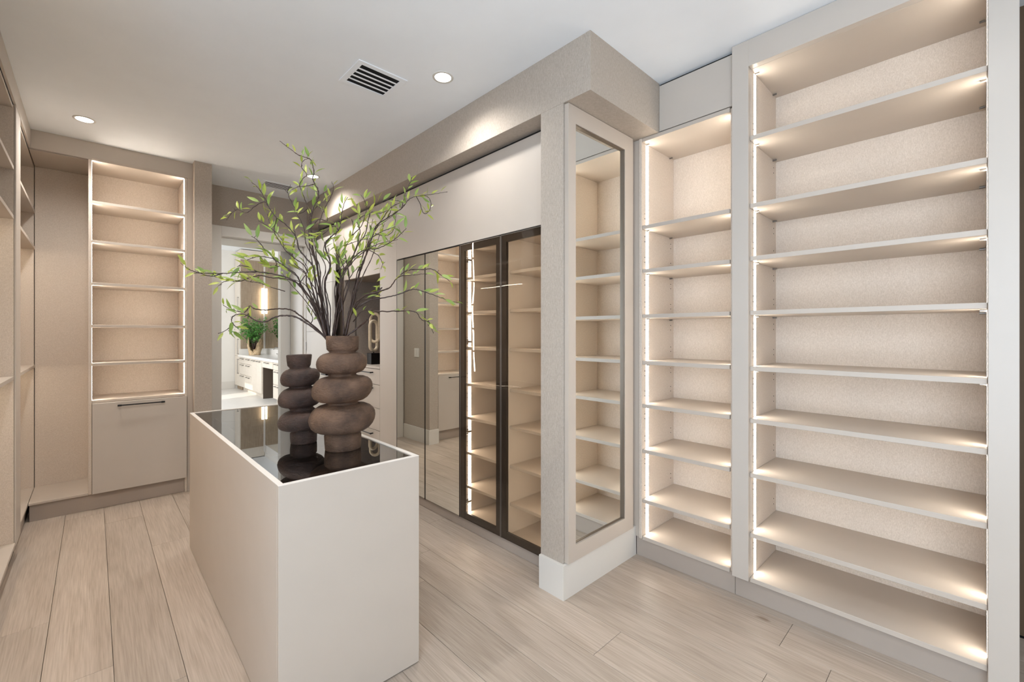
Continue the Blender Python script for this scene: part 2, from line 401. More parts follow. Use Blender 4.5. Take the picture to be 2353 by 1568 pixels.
# ------------------------------------------------------------------ bathroom beyond the doorway (setting)
BC = 3.64
struct(box('floor_bathroom', -0.1, 3.5, YB, 13.7, -0.04, -0.001, M['tile'], bev=0))
struct(box('ceiling_bathroom', -0.1, 3.5, YP, 13.7, BC, BC + 0.1, M['ceil'], bev=0))
struct(box('wall_bathroom_back', -0.1, 3.5, 13.56, 13.7, 0, BC, M['wall'], bev=0))
struct(box('wall_bathroom_right', 3.3, 3.5, 6.3, 13.56, 0, BC, M['wall'], bev=0))
struct(boxes('wall_bathroom_left', [(-0.1, 0.0, YP, 10.55, 0, BC), (-0.1, 0.0, 11.35, 13.56, 0, BC), (-0.1, 0.0, 10.55, 11.35, 0, 1.0), (-0.1, 0.0, 10.55, 11.35, 2.55, BC)], M['wall']))
struct(boxes('wall_bathroom_front', [(-0.1, 0.92, YP, 6.3, 0, BC), (1.755, 3.3, YP + 0.05, 6.3, 0, BC), (0.92, 1.755, YP, 6.3, DZ + 0.02, BC)], M['wall']))
struct(box('baseboard_bathroom', 0.0, 2.72, 13.542, 13.559, 0, 0.19, M['white']))

# ================================================================== BUILT-IN CABINETRY
LT = 0.024                      # shelf thickness
def pins(name, pts, mat, parent, r=0.0035, ax='y', l=0.004):
    """tiny shelf pins / pin holes: too small to pick apart"""
    c = Vector(pts[0]); bm = bmesh.new(); d = Vector((l, 0, 0)) if ax == 'x' else Vector((0, l, 0))
    for p in pts: cyl(bm, Vector(p) - c - d / 2, Vector(p) - c + d / 2, r, 6)
    return mesh_obj(name, bm, mat, parent, c, kind='stuff')

# ---- right wall, wide lit bookcase (opening y -0.032..0.846, front x 2.58)
SH = [2.535, 2.168, 1.882, 1.588, 1.285, 1.003, 0.707, 0.382, 0.140]
u = thing('open_shelf_unit', 'wide floor-to-ceiling beige shelf unit with two glowing light strips and eight shelves above its base', 'shelf unit', (2.8, 0.4, 0), 'lit shelf units on the long wall')
Y0, Y1, XB, XF = -0.032, 0.846, 3.03, 2.582
box('kick_panel', 2.612, 2.63, -0.114, 0.93, 0, 0.125, M['kick'], u)
box('pilaster', 2.56, 2.60, Y1, 0.93, 0.125, CZ - 0.002, M['lacquer'], u)
box('pilaster', 2.56, 2.60, -0.114, Y0, 0.0, CZ - 0.002, M['lacquer'], u)
box('header_panel', 2.56, 2.60, Y0, Y1, 2.905, CZ - 0.002, M['lacquer'], u)
box('side_panel', 2.601, XB + 0.012, Y1 - 0.001, Y1 + 0.018, 0.116, CZ - 0.01, M['linen'], u)
box('side_panel', 2.601, XB + 0.012, Y0 - 0.018, Y0 + 0.001, 0.0, CZ - 0.01, M['linen'], u)
box('back_panel', XB, XB + 0.012, Y0, Y1, 0.116, 2.93, M['linen'], u)
box('top_panel', 2.601, XB, Y0, Y1, 2.905, 2.93, M['melamine'], u)
for z in SH: box('shelf', XF, XB, Y0 + 0.0015, Y1 - 0.0015, z - LT, z, M['melamine'], u)
zz = [SH[-1]] + SH[-2::-1]
def led_runs(parent, x0, x1, y0, y1, tops, ztop):
    """one light strip, its channel broken by the shelves"""
    runs = [(a + 0.002, b - LT - 0.004) for a, b in zip(tops, tops[1:])] + [(tops[-1] + 0.002, ztop)]
    return boxes('light_strip', [(x0, x1, y0, y1, a, b) for a, b in runs], M['led'], parent)
led_runs(u, 2.644, 2.674, Y1 - 0.0017, Y1 + 0.0005, zz, 2.898)
led_runs(u, 2.644, 2.674, Y0 - 0.0005, Y0 + 0.0017, zz, 2.898)
pts = []
for i, z in enumerate(SH[:-1]):
    for dz in (-0.10, -0.068, 0.05, 0.082):
        pts += [(2.63, Y1 - 0.001, z + dz), (2.985, Y1 - 0.001, z + dz)]
pins('pin_holes', pts, M['dark'], u, 0.0025)
pts = [(x, y, z - LT - 0.006) for z in SH[:-1] + [2.93] for x in (2.66, 2.97) for y in (Y1 - 0.012, Y0 + 0.012)]
pins('shelf_pins', pts, M['steel'], u, 0.005, l=0.02)

# ---- right wall, narrow lit bay between the mirror and the wide unit
u = thing('open_shelf_unit', 'narrower beige shelf unit set back between the framed mirror and the wide shelf unit', 'shelf unit', (2.8, 1.25, 0), 'lit shelf units on the long wall')
Y0, Y1, XF = 0.955, 1.502, 2.60
box('kick_panel', 2.612, 2.63, 0.932, 1.55, 0, 0.125, M['kick'], u)
boxes('filler_panel', [(2.603, 2.62, 1.5225, 1.5510, 0.127, 0.1915), (2.603, 2.62, 1.5225, 1.5695, 0.1915, 2.736)], M['melamine'], u)
box('side_panel', 2.592, XB + 0.012, Y1, 1.521, 0.125, 2.736, M['linen'], u)
box('side_panel', 2.61, XB + 0.012, 0.936, Y0, 0.125, 2.736, M['linen'], u)
box('back_panel', XB, XB + 0.012, Y0, Y1, 0.125, 2.736, M['linen'], u)
box('top_panel', 2.596, XB, Y0, Y1, 2.712, 2.736, M['melamine'], u)
box('upper_panel', 2.602, 2.62, 0.932, 1.384, 2.744, 3.032, M['lacquer'], u)
boxes('shadow_gap', [(2.62, 2.63, 0.932, 1.384, 2.74, 3.048)], M['dark'], u)
for z in SH[1:]: box('shelf', XF, XB, Y0 + 0.0015, Y1 - 0.0015, z - LT, z, M['melamine'], u)
zz = SH[:0:-1]
led_runs(u, 2.647, 2.677, Y1 - 0.0017, Y1 + 0.0005, zz, 2.706)
led_runs(u, 2.647, 2.677, Y0 - 0.0005, Y0 + 0.0017, zz, 2.706)
pts = []
for z in SH[1:-1]:
    for dz in (-0.10, -0.068, 0.05, 0.082): pts += [(2.63, Y1 - 0.001, z + dz), (2.985, Y1 - 0.001, z + dz)]
pins('pin_holes', pts, M['dark'], u, 0.0025)
pts = [(x, Y1 - 0.012, z - LT - 0.006) for z in SH[1:-1] + [2.736] for x in (2.65, 2.97)]
pins('shelf_pins', pts, M['steel'], u, 0.005, l=0.02)

# ---- framed mirror on the end of the wing wall
u = thing('wall_mirror', 'tall mirror in a wide flat beige frame on the end of the papered wing wall', 'mirror', (2.21, 1.56, 0.192))
a0, a1, b0, b1 = 1.893, 2.555, 0.193, 2.733
i0, i1, j0, j1 = 1.957, 2.458, 0.283, 2.637
def miter_frame(name, mat, parent, y0, y1):
    c = Vector((a0, y0, b0)); bm = bmesh.new()
    o = [(a0, b0), (a1, b0), (a1, b1), (a0, b1)]; n = [(i0, j0), (i1, j0), (i1, j1), (i0, j1)]
    for k in range(4):
        l = (k + 1) % 4
        quad = [o[k], o[l], n[l], n[k]]
        f = [bm.verts.new((x - c.x, y0 - c.y, z - c.z)) for x, z in quad]; g = [bm.verts.new((x - c.x, y1 - c.y, z - c.z)) for x, z in quad]
        bm.faces.new(f); bm.faces.new(g[::-1])
        for q in range(4): bm.faces.new((f[q], g[q], g[(q + 1) % 4], f[(q + 1) % 4]))
    bmesh.ops.recalc_face_normals(bm, faces=bm.faces)
    return mesh_obj(name, bm, mat, parent, c)
miter_frame('frame', M['melamine'], u, 1.542, 1.569)
box('mirror_glass', i0 - 0.0, i1, 1.560, 1.569, j0, j1, M['mirror'], u, bev=0)
boxes('frame_liner', [(i1 - 0.006, i1, 1.546, 1.560, j0, j1), (i0, i0 + 0.003, 1.552, 1.560, j0, j1), (i0, i1, 1.546, 1.560, j1 - 0.004, j1), (i0, i1, 1.552, 1.560, j0, j0 + 0.004)], M['reveal'], u)

# ---- glass-door wardrobe
XD = 2.003
DZ0, DZ1 = 0.080, 2.131
yd = [1.742, 2.221, 2.681, 3.161, 3.636, 3.96, 4.80]
u = thing('glass_wardrobe', 'tall wardrobe with two dark framed bronze glass doors and lit shelves inside', 'wardrobe', (2.2, 2.2, 0))
XI, XK = XD + 0.03, 2.42
box('kick_panel', XD + 0.022, XD + 0.04, yd[0], yd[2], 0, DZ0 - 0.003, M['kick'], u)
box('side_panel', XI, XK + 0.01, yd[0], yd[0] + 0.018, DZ0, DZ1, M['melamine'], u)
box('side_panel', XI, XK + 0.01, yd[2] - 0.020, yd[2] - 0.002, DZ0, DZ1, M['melamine'], u)
box('divider_panel', XI, XK, yd[1] - 0.045, yd[1] - 0.025, DZ0 + 0.025, DZ1 - 0.022, M['melamine'], u)
box('back_panel', XK, XK + 0.01, yd[0] + 0.018, yd[2] - 0.02, DZ0, DZ1, M['linen'], u)
box('base_panel', XI, XK, yd[0] + 0.018, yd[2] - 0.02, DZ0, DZ0 + 0.025, M['melamine'], u)
box('top_panel', XI, XK, yd[0] + 0.018, yd[2] - 0.02, DZ1 - 0.022, DZ1, M['melamine'], u)
GS = [1.886, 1.626, 1.362, 1.087, 0.836, 0.571, 0.317]
for z in GS:
    for ya, yb in ((yd[0] + 0.019, yd[1] - 0.046), (yd[1] - 0.024, yd[2] - 0.021)):
        box('shelf', XI + 0.012, XK, ya, yb, z - 0.02, z, M['melamine'], u)
zz = [DZ0 + 0.025] + GS[::-1]
led_runs(u, XI + 0.034, XI + 0.062, yd[2] - 0.0208, yd[2] - 0.0195, zz, DZ1 - 0.026)
led_runs(u, XI + 0.034, XI + 0.062, yd[0] + 0.0175, yd[0] + 0.0188, zz, DZ1 - 0.026)
pts = []
for z in GS:
    for dz in (-0.11, -0.078, 0.04, 0.072): pts += [(XI + 0.024, yd[2] - 0.0205, z + dz)]
pins('pin_holes', pts, M['dark'], u, 0.0025)
FW = 0.05
for ya, yb in ((yd[0] + 0.002, yd[1] - 0.002), (yd[1] + 0.002, yd[2] - 0.002)):
    fr = boxes('door', [(XD + 0.004, XD + 0.022, ya, ya + FW, DZ0, DZ1 - 0.003), (XD + 0.004, XD + 0.022, yb - FW, yb, DZ0, DZ1 - 0.003),
                        (XD + 0.004, XD + 0.022, ya + FW, yb - FW, DZ0, DZ0 + FW), (XD + 0.004, XD + 0.022, ya + FW, yb - FW, DZ1 - FW - 0.003, DZ1 - 0.003)], M['bronze'], u, bev=0.0006)
    box('glass_pane', XD, XD + 0.004, ya + 0.004, yb - 0.004, DZ0 + 0.004, DZ1 - 0.007, M['bronzeglass'], fr, bev=0)
    boxes('edge_profile', [(XD - 0.001, XD + 0.004, ya, ya + 0.004, DZ0, DZ1 - 0.003), (XD - 0.001, XD + 0.004, yb - 0.004, yb, DZ0, DZ1 - 0.003), (XD - 0.001, XD + 0.004, ya + 0.004, yb - 0.004, DZ1 - 0.007, DZ1 - 0.003)], M['steel'], fr)
for z in (0.19, 0.72, 1.40, 2.02):
    boxes('hinge', [(XI + 0.004, XI + 0.03, yd[2] - 0.032, yd[2] - 0.0205, z - 0.022, z + 0.022), (XI - 0.004, XI + 0.05, yd[2] - 0.040, yd[2] - 0.032, z - 0.008, z + 0.008)], M['steel'], u, bev=0.002)

# ---- mirrored wardrobe
u = thing('mirrored_wardrobe', 'tall wardrobe faced by two thin edged mirror doors beside the glass doors', 'wardrobe', (2.2, 3.16, 0))
box('carcass', XD + 0.024, XK, yd[2] + 0.001, yd[4] - 0.001, DZ0, DZ1, M['dark'], u)
box('kick_panel', XD + 0.022, XD + 0.04, yd[2], yd[4], 0, DZ0 - 0.003, M['kick'], u)
for ya, yb in ((yd[2] + 0.002, yd[3] - 0.002), (yd[3] + 0.002, yd[4] - 0.002)):
    d = box('door', XD + 0.004, XD + 0.022, ya, yb, DZ0, DZ1 - 0.003, M['bronze'], u)
    box('mirror_glass', XD, XD + 0.004, ya + 0.005, yb - 0.005, DZ0 + 0.005, DZ1 - 0.008, M['mirror'], d, bev=0)
    boxes('edge_profile', [(XD - 0.001, XD + 0.004, ya, ya + 0.005, DZ0, DZ1 - 0.003), (XD - 0.001, XD + 0.004, yb - 0.005, yb, DZ0, DZ1 - 0.003)], M['bronze'], d)

# ---- panels above the wardrobe doors
u = thing('overhead_cabinet', 'long pale beige overhead panel above the mirror and glass doors', 'cabinet', (2.2, 2.7, DZ1 + 0.004))
PT = 2.712
box('door', XD, XD + 0.02, yd[0], yd[4] - 0.0015, DZ1 + 0.004, PT, M['lacquer'], u)
box('carcass', XD + 0.021, XK, yd[0], yd[4] - 0.002, DZ1 + 0.004, 2.735, M['dark'], u)
u = thing('tall_cabinet', 'narrow full height pale panel between the mirror doors and the drawer nook', 'cabinet', (2.2, 3.8, 0))
box('door', XD, XD + 0.02, yd[4] + 0.0015, yd[5] - 0.0015, 0.0, PT, M['lacquer'], u)
box('carcass', XD + 0.021, XK, yd[4] + 0.001, yd[5] - 0.019, 0.0, 2.735, M['dark'], u)

# ---- nook with drawers
u = thing('drawer_cabinet', 'pale cabinet with black handled drawers below an open nook and an overhead door', 'cabinet', (2.2, 4.38, 0))
NZ0, NZ1 = 1.118, 2.045
box('nook_side', XD + 0.0215, XK, yd[5] - 0.018, yd[5], 0.0, 2.735, M['taupe'], u)
box('nook_side', XD + 0.001, XK, yd[6] - 0.018, yd[6], 0.0, 2.735, M['taupe'], u)
box('back_panel', XK, XK + 0.01, yd[5] - 0.018, yd[6], 0.0, 2.735, M['taupe'], u)
box('worktop', XD - 0.002, XK, yd[5] + 0.001, yd[6] - 0.019, NZ0, NZ0 + 0.02, M['lacquer'], u)
box('upper_door', XD, XD + 0.02, yd[5] + 0.0015, yd[6] - 0.0015, NZ1, PT, M['lacquer'], u)
box('nook_top', XD + 0.021, XK, yd[5] + 0.001, yd[6] - 0.019, NZ1 + 0.002, NZ1 + 0.022, M['taupe'], u)
dz = [1.116, 0.962, 0.733, 0.516, 0.30, 0.075]
for a, b in zip(dz, dz[1:]):
    d = box('drawer', XD, XD + 0.02, yd[5] + 0.0015, yd[6] - 0.0015, b + 0.0025, a - 0.0025, M['lacquer'], u)
    bar_handle(d, (XD - 0.03, 4.09, a - 0.038), (XD - 0.03, 4.485, a - 0.038), (-0.03, 0, 0))
box('carcass', XD + 0.021, XK, yd[5] + 0.001, yd[6] - 0.019, 0.075, NZ0, M['dark'], u)
box('light_channel', 2.12, 2.135, yd[6] - 0.0215, yd[6] - 0.0185, NZ0 + 0.02, NZ1, M['steel'], u)
u = thing('tall_cabinet', 'tall cupboard behind the open door, pale above and dark taupe below', 'cabinet', (2.2, 5.1, 0))
box('door', XD, XD + 0.02, yd[6] + 0.0015, 5.596, 2.183, PT, M['lacquer'], u)
box('door', XD + 0.004, XD + 0.02, yd[6] + 0.0015, 5.596, 0.0, 2.18, M['darktaupe'], u)  # lower door in dark taupe board
box('carcass', XD + 0.021, XK, yd[6] + 0.001, 5.596, 0.0, 2.735, M['dark'], u)

# ---- lit shelves over the tilting hamper door (back left)
YF = 5.03
LS = [2.563, 2.237, 1.886, 1.535, 1.217, 0.908]
u = thing('hamper_shelf_unit', 'tall beige unit with glowing shelves over one large black handled door', 'shelf unit', (0.3, 5.2, 0))
X0_, X1_, YK = -0.008, 0.612, 5.47
box('side_panel', -0.03, -0.009, YF - 0.004, YK + 0.1, 0.135, 2.898, M['linen'], u)
box('side_panel', X1_, X1_ + 0.018, YF, YK, 0.0, 2.898, M['linen'], u)
box('filler_panel', X1_ + 0.019, 0.6715, YF - 0.005, YF + 0.015, 0.0, 2.90, M['melamine'], u)
box('back_panel', X0_ - 0.001, X1_, YK, YK + 0.01, 0.13, 2.90, M['linen'], u)
box('top_panel', X0_, X1_, YF + 0.01, YK, 2.898, 2.92, M['melamine'], u)
for z in LS: box('shelf', X0_ - 0.0, X1_ - 0.001, YF, YK, z - 0.022, z, M['melamine'], u)
zz = LS[::-1]
def led_runs_y(parent, x0, x1, y0, y1, tops, ztop):
    runs = [(a + 0.002, b - 0.026) for a, b in zip(tops, tops[1:])] + [(tops[-1] + 0.002, ztop)]
    return boxes('light_strip', [(x0, x1, y0, y1, a, b) for a, b in runs], M['led_deep'], parent)
led_runs_y(u, X0_ - 0.0015, X0_ + 0.0, YF + 0.003, YF + 0.033, zz, 2.892)
led_runs_y(u, X1_ - 0.0009, X1_ + 0.0005, YF + 0.022, YF + 0.052, zz, 2.892)
d = box('door', X0_ + 0.001, X1_ + 0.012, YF - 0.024, YF - 0.004, 0.137, 0.884, M['lacquer'], u)
bar_handle(d, (0.148, YF - 0.054, 0.855), (0.463, YF - 0.054, 0.855), (0, -0.03, 0))
box('kick_panel', -0.36, 0.672, 5.05, 5.068, 0, 0.130, M['kick'], u)

# ---- empty hanging niche in the corner
u = thing('corner_niche', 'empty tall linen lined niche in the corner beside the glowing shelves', 'wardrobe', (-0.2, 5.3, 0.13))
box('back_panel', -0.365, -0.031, 5.56, 5.575, 0.13, 2.898, M['linen'], u)
box('base_panel', -0.364, -0.031, 5.03, 5.558, 0.131, 0.148, M['melamine'], u)
box('top_panel', -0.364, -0.031, 5.07, 5.56, 2.898, 2.915, M['melamine'], u)

# ---- soffit of the left and back runs
struct(poly_prism('trim_4', [(-0.90, 1.6), (-0.353, 1.6), (-0.353, 5.045), (0.6715, 5.045), (0.6715, 5.06), (-0.365, 5.06), (-0.365, 1.61), (-0.90, 1.61)], 2.905, CZ - 0.001, M['lacquer']))

# ---- left wall wardrobes, nearer and farther bay
def left_bay(label, ya, yb, group, far):
    u = thing('open_wardrobe', label, 'wardrobe', (-0.6, (ya + yb) / 2, 0), group)
    xb, xf = -0.88, -0.362
    box('kick_panel', -0.40, -0.385, ya, yb, 0, 0.125, M['kick'], u)
    box('base_panel', xb, -0.367 if far else xf + 0.006, ya, yb, 0.127, 0.148, M['melamine'], u)
    box('back_panel', xb - 0.012, xb, ya, yb, 0.127, 2.90, M['linen'], u)
    box('side_panel', xb, -0.369 if far else xf, yb, yb + 0.018, 0.127, 2.90, M['linen'], u)
    box('side_panel', xb, xf, ya - 0.018, ya, 0.127, 2.90, M['linen'], u)
    box('top_panel', xb, -0.367, ya, yb, 2.88, 2.90, M['melamine'], u)
    for z in (2.515, 2.205, 1.195):
        box('shelf', xb, xf, ya + 0.001, yb - 0.001, z - LT, z, M['melamine'], u)
    for z in (2.205, 1.195):
        box('light_strip', -0.572, -0.56, ya + 0.03, yb - 0.02, z - LT - 0.006, z - LT - 0.0005, M['led_soft'], u, bev=0)
    pts = [(-0.45, yb - 0.001, z) for z in (2.43, 2.38, 1.9, 1.86)]
    pins('pin_holes', pts, M['dark'], u, 0.003)
    return u
left_bay('nearer open wardrobe bay at the left edge with shelves and empty hanging space', 1.66, 4.16, 'open wardrobe bays on the left wall', False)
box('pilaster', -0.361, -0.353, 4.165, 4.40, 0.127, 2.90, M['lacquer'], bpy.data.objects['open_wardrobe'])
left_bay('farther open wardrobe bay between the left pilaster and the corner niche', 4.42, 5.545, 'open wardrobe bays on the left wall', True)

# ================================================================== ISLAND
u = thing('island', 'low beige island with a dark glass top standing in the middle of the floor', 'island', (0.764, 2.70, 0))
ix0, ix1, iy0, iy1, IZ = 0.477, 1.051, 1.707, 3.695, 0.92
for nm, b in (('end_panel', (ix0, ix1, iy0, iy0 + 0.022)), ('end_panel', (ix0, ix1, iy1 - 0.022, iy1)), ('side_panel', (ix0, ix0 + 0.022, iy0 + 0.0225, iy1 - 0.0225)), ('side_panel', (ix1 - 0.022, ix1, iy0 + 0.0225, iy1 - 0.0225))):
    box(nm, b[0], b[1], b[2], b[3], 0.006, IZ, M['melamine'], u)
boxes('top_edge', [(ix0, ix1, iy0, iy0 + 0.021, IZ, IZ + 0.0015), (ix0, ix1, iy1 - 0.021, iy1, IZ, IZ + 0.0015), (ix0, ix0 + 0.021, iy0 + 0.021, iy1 - 0.021, IZ, IZ + 0.0015), (ix1 - 0.021, ix1, iy0 + 0.021, iy1 - 0.021, IZ, IZ + 0.0015)], M['edgewhite'], u)
boxes('plinth', [(ix0 + 0.012, ix1 - 0.012, iy0 + 0.012, iy1 - 0.012, 0.0, 0.006)], M['dark'], u)
box('glass_top', ix0 + 0.023, ix1 - 0.023, iy0 + 0.023, iy1 - 0.023, IZ - 0.010, IZ - 0.002, M['blackglass'], u, bev=0)
box('tray_floor', ix0 + 0.023, ix1 - 0.023, iy0 + 0.023, iy1 - 0.023, 0.74, 0.752, M['tray'], u, bev=0)
for y in (1.92, 2.12, 2.34, 2.60, 2.9, 3.2, 3.45): box('divider', ix0 + 0.15, ix1 - 0.024, y, y + 0.012, 0.752, 0.87, M['tray'], u)
box('divider', ix0 + 0.135, ix0 + 0.149, iy0 + 0.03, iy1 - 0.03, 0.752, 0.87, M['tray'], u)

# ================================================================== CEILING FITTINGS
def downlight(x, y, label, on=80):
    u = thing('downlight', label, 'ceiling light', (x, y, CZ), 'recessed ceiling lights')
    bm = bmesh.new()
    n = 32; ro, ri = 0.064, 0.050
    ring = [[bm.verts.new((r * math.cos(2 * PI * i / n), r * math.sin(2 * PI * i / n), z)) for i in range(n)] for r, z in ((ro, -0.0005), (ro, -0.004), (ri, -0.005), (ri, -0.001))]
    for a, b in zip(ring, ring[1:]):
        for i in range(n): bm.faces.new((a[i], a[(i + 1) % n], b[(i + 1) % n], b[i]))
    bmesh.ops.recalc_face_normals(bm, faces=bm.faces)
    mesh_obj('trim_ring', bm, M['white'], u, (x, y, CZ), smooth=True)
    bm = bmesh.new(); cyl(bm, (0, 0, -0.0035), (0, 0, -0.001), 0.0495, 32)
    mesh_obj('lens', bm, M['lampface'], u, (x, y, CZ))
    l = lamp('downlight_lamp', 'SPOT', (x, y, CZ - 0.02), on, (1, 0.97, 0.93), spot_size=2.7, spot_blend=0.8, shadow_soft_size=0.05)
    return u
downlight(1.567, 2.27, 'round glowing ceiling downlight beside the square air vent', 38)
downlight(-0.048, 4.545, 'round glowing ceiling downlight above the corner niche and hamper shelves', 60)
downlight(1.606, 4.608, 'round glowing ceiling downlight seen through the branch tips', 62)
downlight(-0.048, 2.27, 'round ceiling downlight above the left aisle beyond the frame')
downlight(1.567, 0.0, 'round ceiling downlight before the wide shelf unit beyond the frame', 18)
downlight(-0.048, 0.0, 'round ceiling downlight behind the viewpoint beyond the frame', 18)

downlight(-0.048, -1.8, 'added round ceiling downlight, unseen fill near the left end of the rear wall', 9)  # unseen pair added behind the camera as front fill
downlight(1.567, -1.8, 'added round ceiling downlight, unseen fill near the right end of the rear wall', 9)

def vent(x0, x1, y0, y1, n, label):
    u = thing('ceiling_vent', label, 'air vent', ((x0 + x1) / 2, (y0 + y1) / 2, CZ), 'ceiling air vents')
    b = 0.034; z0, z1 = CZ - 0.006, CZ - 0.0005
    box('backing', x0 + b, x1 - b, y0 + b, y1 - b, CZ - 0.0014, CZ - 0.0004, M['slot'], u, bev=0)
    bm = bmesh.new()
    for q in ((x0, x1, y0, y0 + b), (x0, x1, y1 - b, y1), (x0, x0 + b, y0 + b, y1 - b), (x1 - b, x1, y0 + b, y1 - b)):
        add_box(bm, q[0] - x0, q[1] - x0, q[2] - y0, q[3] - y0, 0, z1 - z0, 0.001)
    mesh_obj('frame', bm, M['ceil'], u, (x0, y0, z0))
    p = (y1 - y0 - 2 * b) / n
    for k in range(n - 1):
        y = y0 + b + (k + 1) * p
        box('slat', x0 + b, x1 - b, y - p * 0.17, y + p * 0.17, z0 + 0.0004, z0 + 0.0018, M['ceil'], u, bev=0.0006)
vent(1.112, 1.428, 2.453, 2.746, 5, 'white ceiling vent with dark slots beside the downlight over the island')
vent(1.268, 1.60, 5.06, 5.30, 6, 'white ceiling vent with dark slots near the doorway behind the branch tips')

# light switch on the pier face towards the doorway
u = thing('light_switch', 'white double light switch on the papered pier, seen in the mirror door', 'light switch', (0.808, 5.25, 1.20))
box('plate', 0.8072, 0.8132, 5.19, 5.31, 1.14, 1.26, M['white'], u, bev=0.002)
box('rocker', 0.8133, 0.8165, 5.205, 5.245, 1.165, 1.235, M['white'], u); box('rocker', 0.8133, 0.8165, 5.255, 5.295, 1.165, 1.235, M['white'], u)

# ================================================================== SCULPTURE IN THE NOOK
u = thing('link_sculpture', 'cream sculpture of two tall interlocked rings on a black block in the nook', 'sculpture', (2.15, 4.39, 1.138))
sc = Vector((2.15, 4.39, 1.138))
box('pedestal', 2.10, 2.20, 4.34, 4.44, 1.1385, 1.255, M['black'], u, bev=0.002)
def link_ring(w, h, r, at, yaw, tilt):
    bm = bmesh.new(); N, K = 40, 10
    pts = []
    s = h / 2 - w / 2
    for i in range(N):
        t = 2 * PI * i / N
        x = w / 2 * math.cos(t); z = w / 2 * math.sin(t) + (s if math.sin(t) >= 0 else -s)
        pts.append(Vector((x, 0, z)))
    rings = []
    for i in range(N):
        tg = (pts[(i + 1) % N] - pts[i - 1]).normalized(); nb = Vector((0, 1, 0)); nn = tg.cross(nb)
        rings.append([bm.verts.new(pts[i] + nn * r * math.cos(2 * PI * k / K) + nb * r * math.sin(2 * PI * k / K)) for k in range(K)])
    for i in range(N):
        for k in range(K): bm.faces.new((rings[i][k], rings[(i + 1) % N][k], rings[(i + 1) % N][(k + 1) % K], rings[i][(k + 1) % K]))
    bmesh.ops.recalc_face_normals(bm, faces=bm.faces)
    bmesh.ops.transform(bm, matrix=Matrix.Rotation(yaw, 4, 'Z') @ Matrix.Rotation(tilt, 4, 'Y'), verts=bm.verts)
    return mesh_obj('ring', bm, M['cream'], u, sc + Vector(at), smooth=True)
link_ring(0.105, 0.31, 0.0165, (0.0, 0.0, 0.30), 0.35, 0.0)
link_ring(0.10, 0.30, 0.0155, (0.03, 0.03, 0.385), -0.9, 0.0)
bm = bmesh.new(); cyl(bm, (0, 0, 0), (0, 0, 0.025), 0.006, 10); mesh_obj('rod', bm, M['black'], u, sc + Vector((0, 0, 0.117)))

# ================================================================== VASES
def lathe_vase(name, label, loc, prof, mat, axis):
    """prof: (z, r, dx, tilt) rings; dx = sideways lean, tilt = slope of the ring, both along `axis`"""
    u = None
    N = 56; bm = bmesh.new(); A = Vector((axis[0], axis[1], 0)).normalized(); B = Vector((-A.y, A.x, 0))
    rows = []
    rnd = random.Random(3)
    for z, r, dx, t in prof:
        row = []
        for i in range(N):
            a = 2 * PI * i / N
            rr = r * (1 + 0.006 * math.sin(3 * a + z * 40) + rnd.uniform(-0.004, 0.004))
            la = rr * math.cos(a)
            row.append(bm.verts.new(A * (dx + la) + B * (rr * math.sin(a)) + Vector((0, 0, z + la * math.tan(t)))))
        rows.append(row)
    for a, b in zip(rows, rows[1:]):
        for i in range(N): bm.faces.new((a[i], a[(i + 1) % N], b[(i + 1) % N], b[i]))
    bm.faces.new(rows[0][::-1]); bm.faces.new(rows[-1])
    bmesh.ops.recalc_face_normals(bm, faces=bm.faces)
    o = mesh_obj(name, bm, mat, None, loc, smooth=True)
    return tag(o, label, 'vase', 'ringed clay vases on the island')
def bead(zc, r, hh, rn, dx, t, n=11, top=None):
    """one squashed ring of the vase from neck to neck"""
    out = []
    for i in range(n):
        a = -PI / 2 * 0.93 + PI * 0.93 * i / (n - 1)
        k = abs(math.cos(a)) ** 0.78
        out.append((zc + hh * math.sin(a), rn + (r - rn) * k, dx, t * k))
    return out
R = (math.cos(TH), -math.sin(TH))        # rightwards in the room seen from the door side
z0 = IZ - 0.002
big = [(0, 0.076, 0.002, 0), (0.004, 0.080, 0.002, 0), (0.03, 0.082, 0.002, 0), (0.066, 0.083, 0.002, 0), (0.073, 0.080, 0.002, 0), (0.078, 0.071, 0.001, 0)]
big += bead(0.147, 0.149, 0.066, 0.066, 0, 0.06) + [(0.218, 0.066, 0, 0.05)]
big += bead(0.284, 0.137, 0.060, 0.061, 0, 0.085) + [(0.349, 0.060, 0, 0.06)]
big += bead(0.406, 0.114, 0.049, 0.056, -0.002, 0.05) + [(0.458, 0.058, 0, 0.02), (0.466, 0.066, 0, 0), (0.470, 0.071, 0, 0), (0.50, 0.073, 0, 0), (0.531, 0.0735, 0, 0), (0.535, 0.071, 0, 0), (0.535, 0.062, 0, 0), (0.525, 0.060, 0, 0), (0.40, 0.05, 0, 0)]
lathe_vase('clay_vase', 'larger brown clay vase of three stacked rings holding the leafy branches', (0.859, 2.074, z0), big, M['clay'], R)
sm = [(0, 0.057, 0.001, 0), (0.004, 0.060, 0.001, 0), (0.03, 0.062, 0, 0), (0.05, 0.0615, 0, 0), (0.058, 0.056, -0.001, 0.05), (0.063, 0.050, -0.002, 0.08)]
sm += bead(0.114, 0.113, 0.048, 0.050, -0.005, 0.13) + [(0.170, 0.052, -0.010, 0.12)]
sm += bead(0.227, 0.103, 0.048, 0.049, -0.014, 0.15) + [(0.278, 0.048, -0.016, 0.12)]
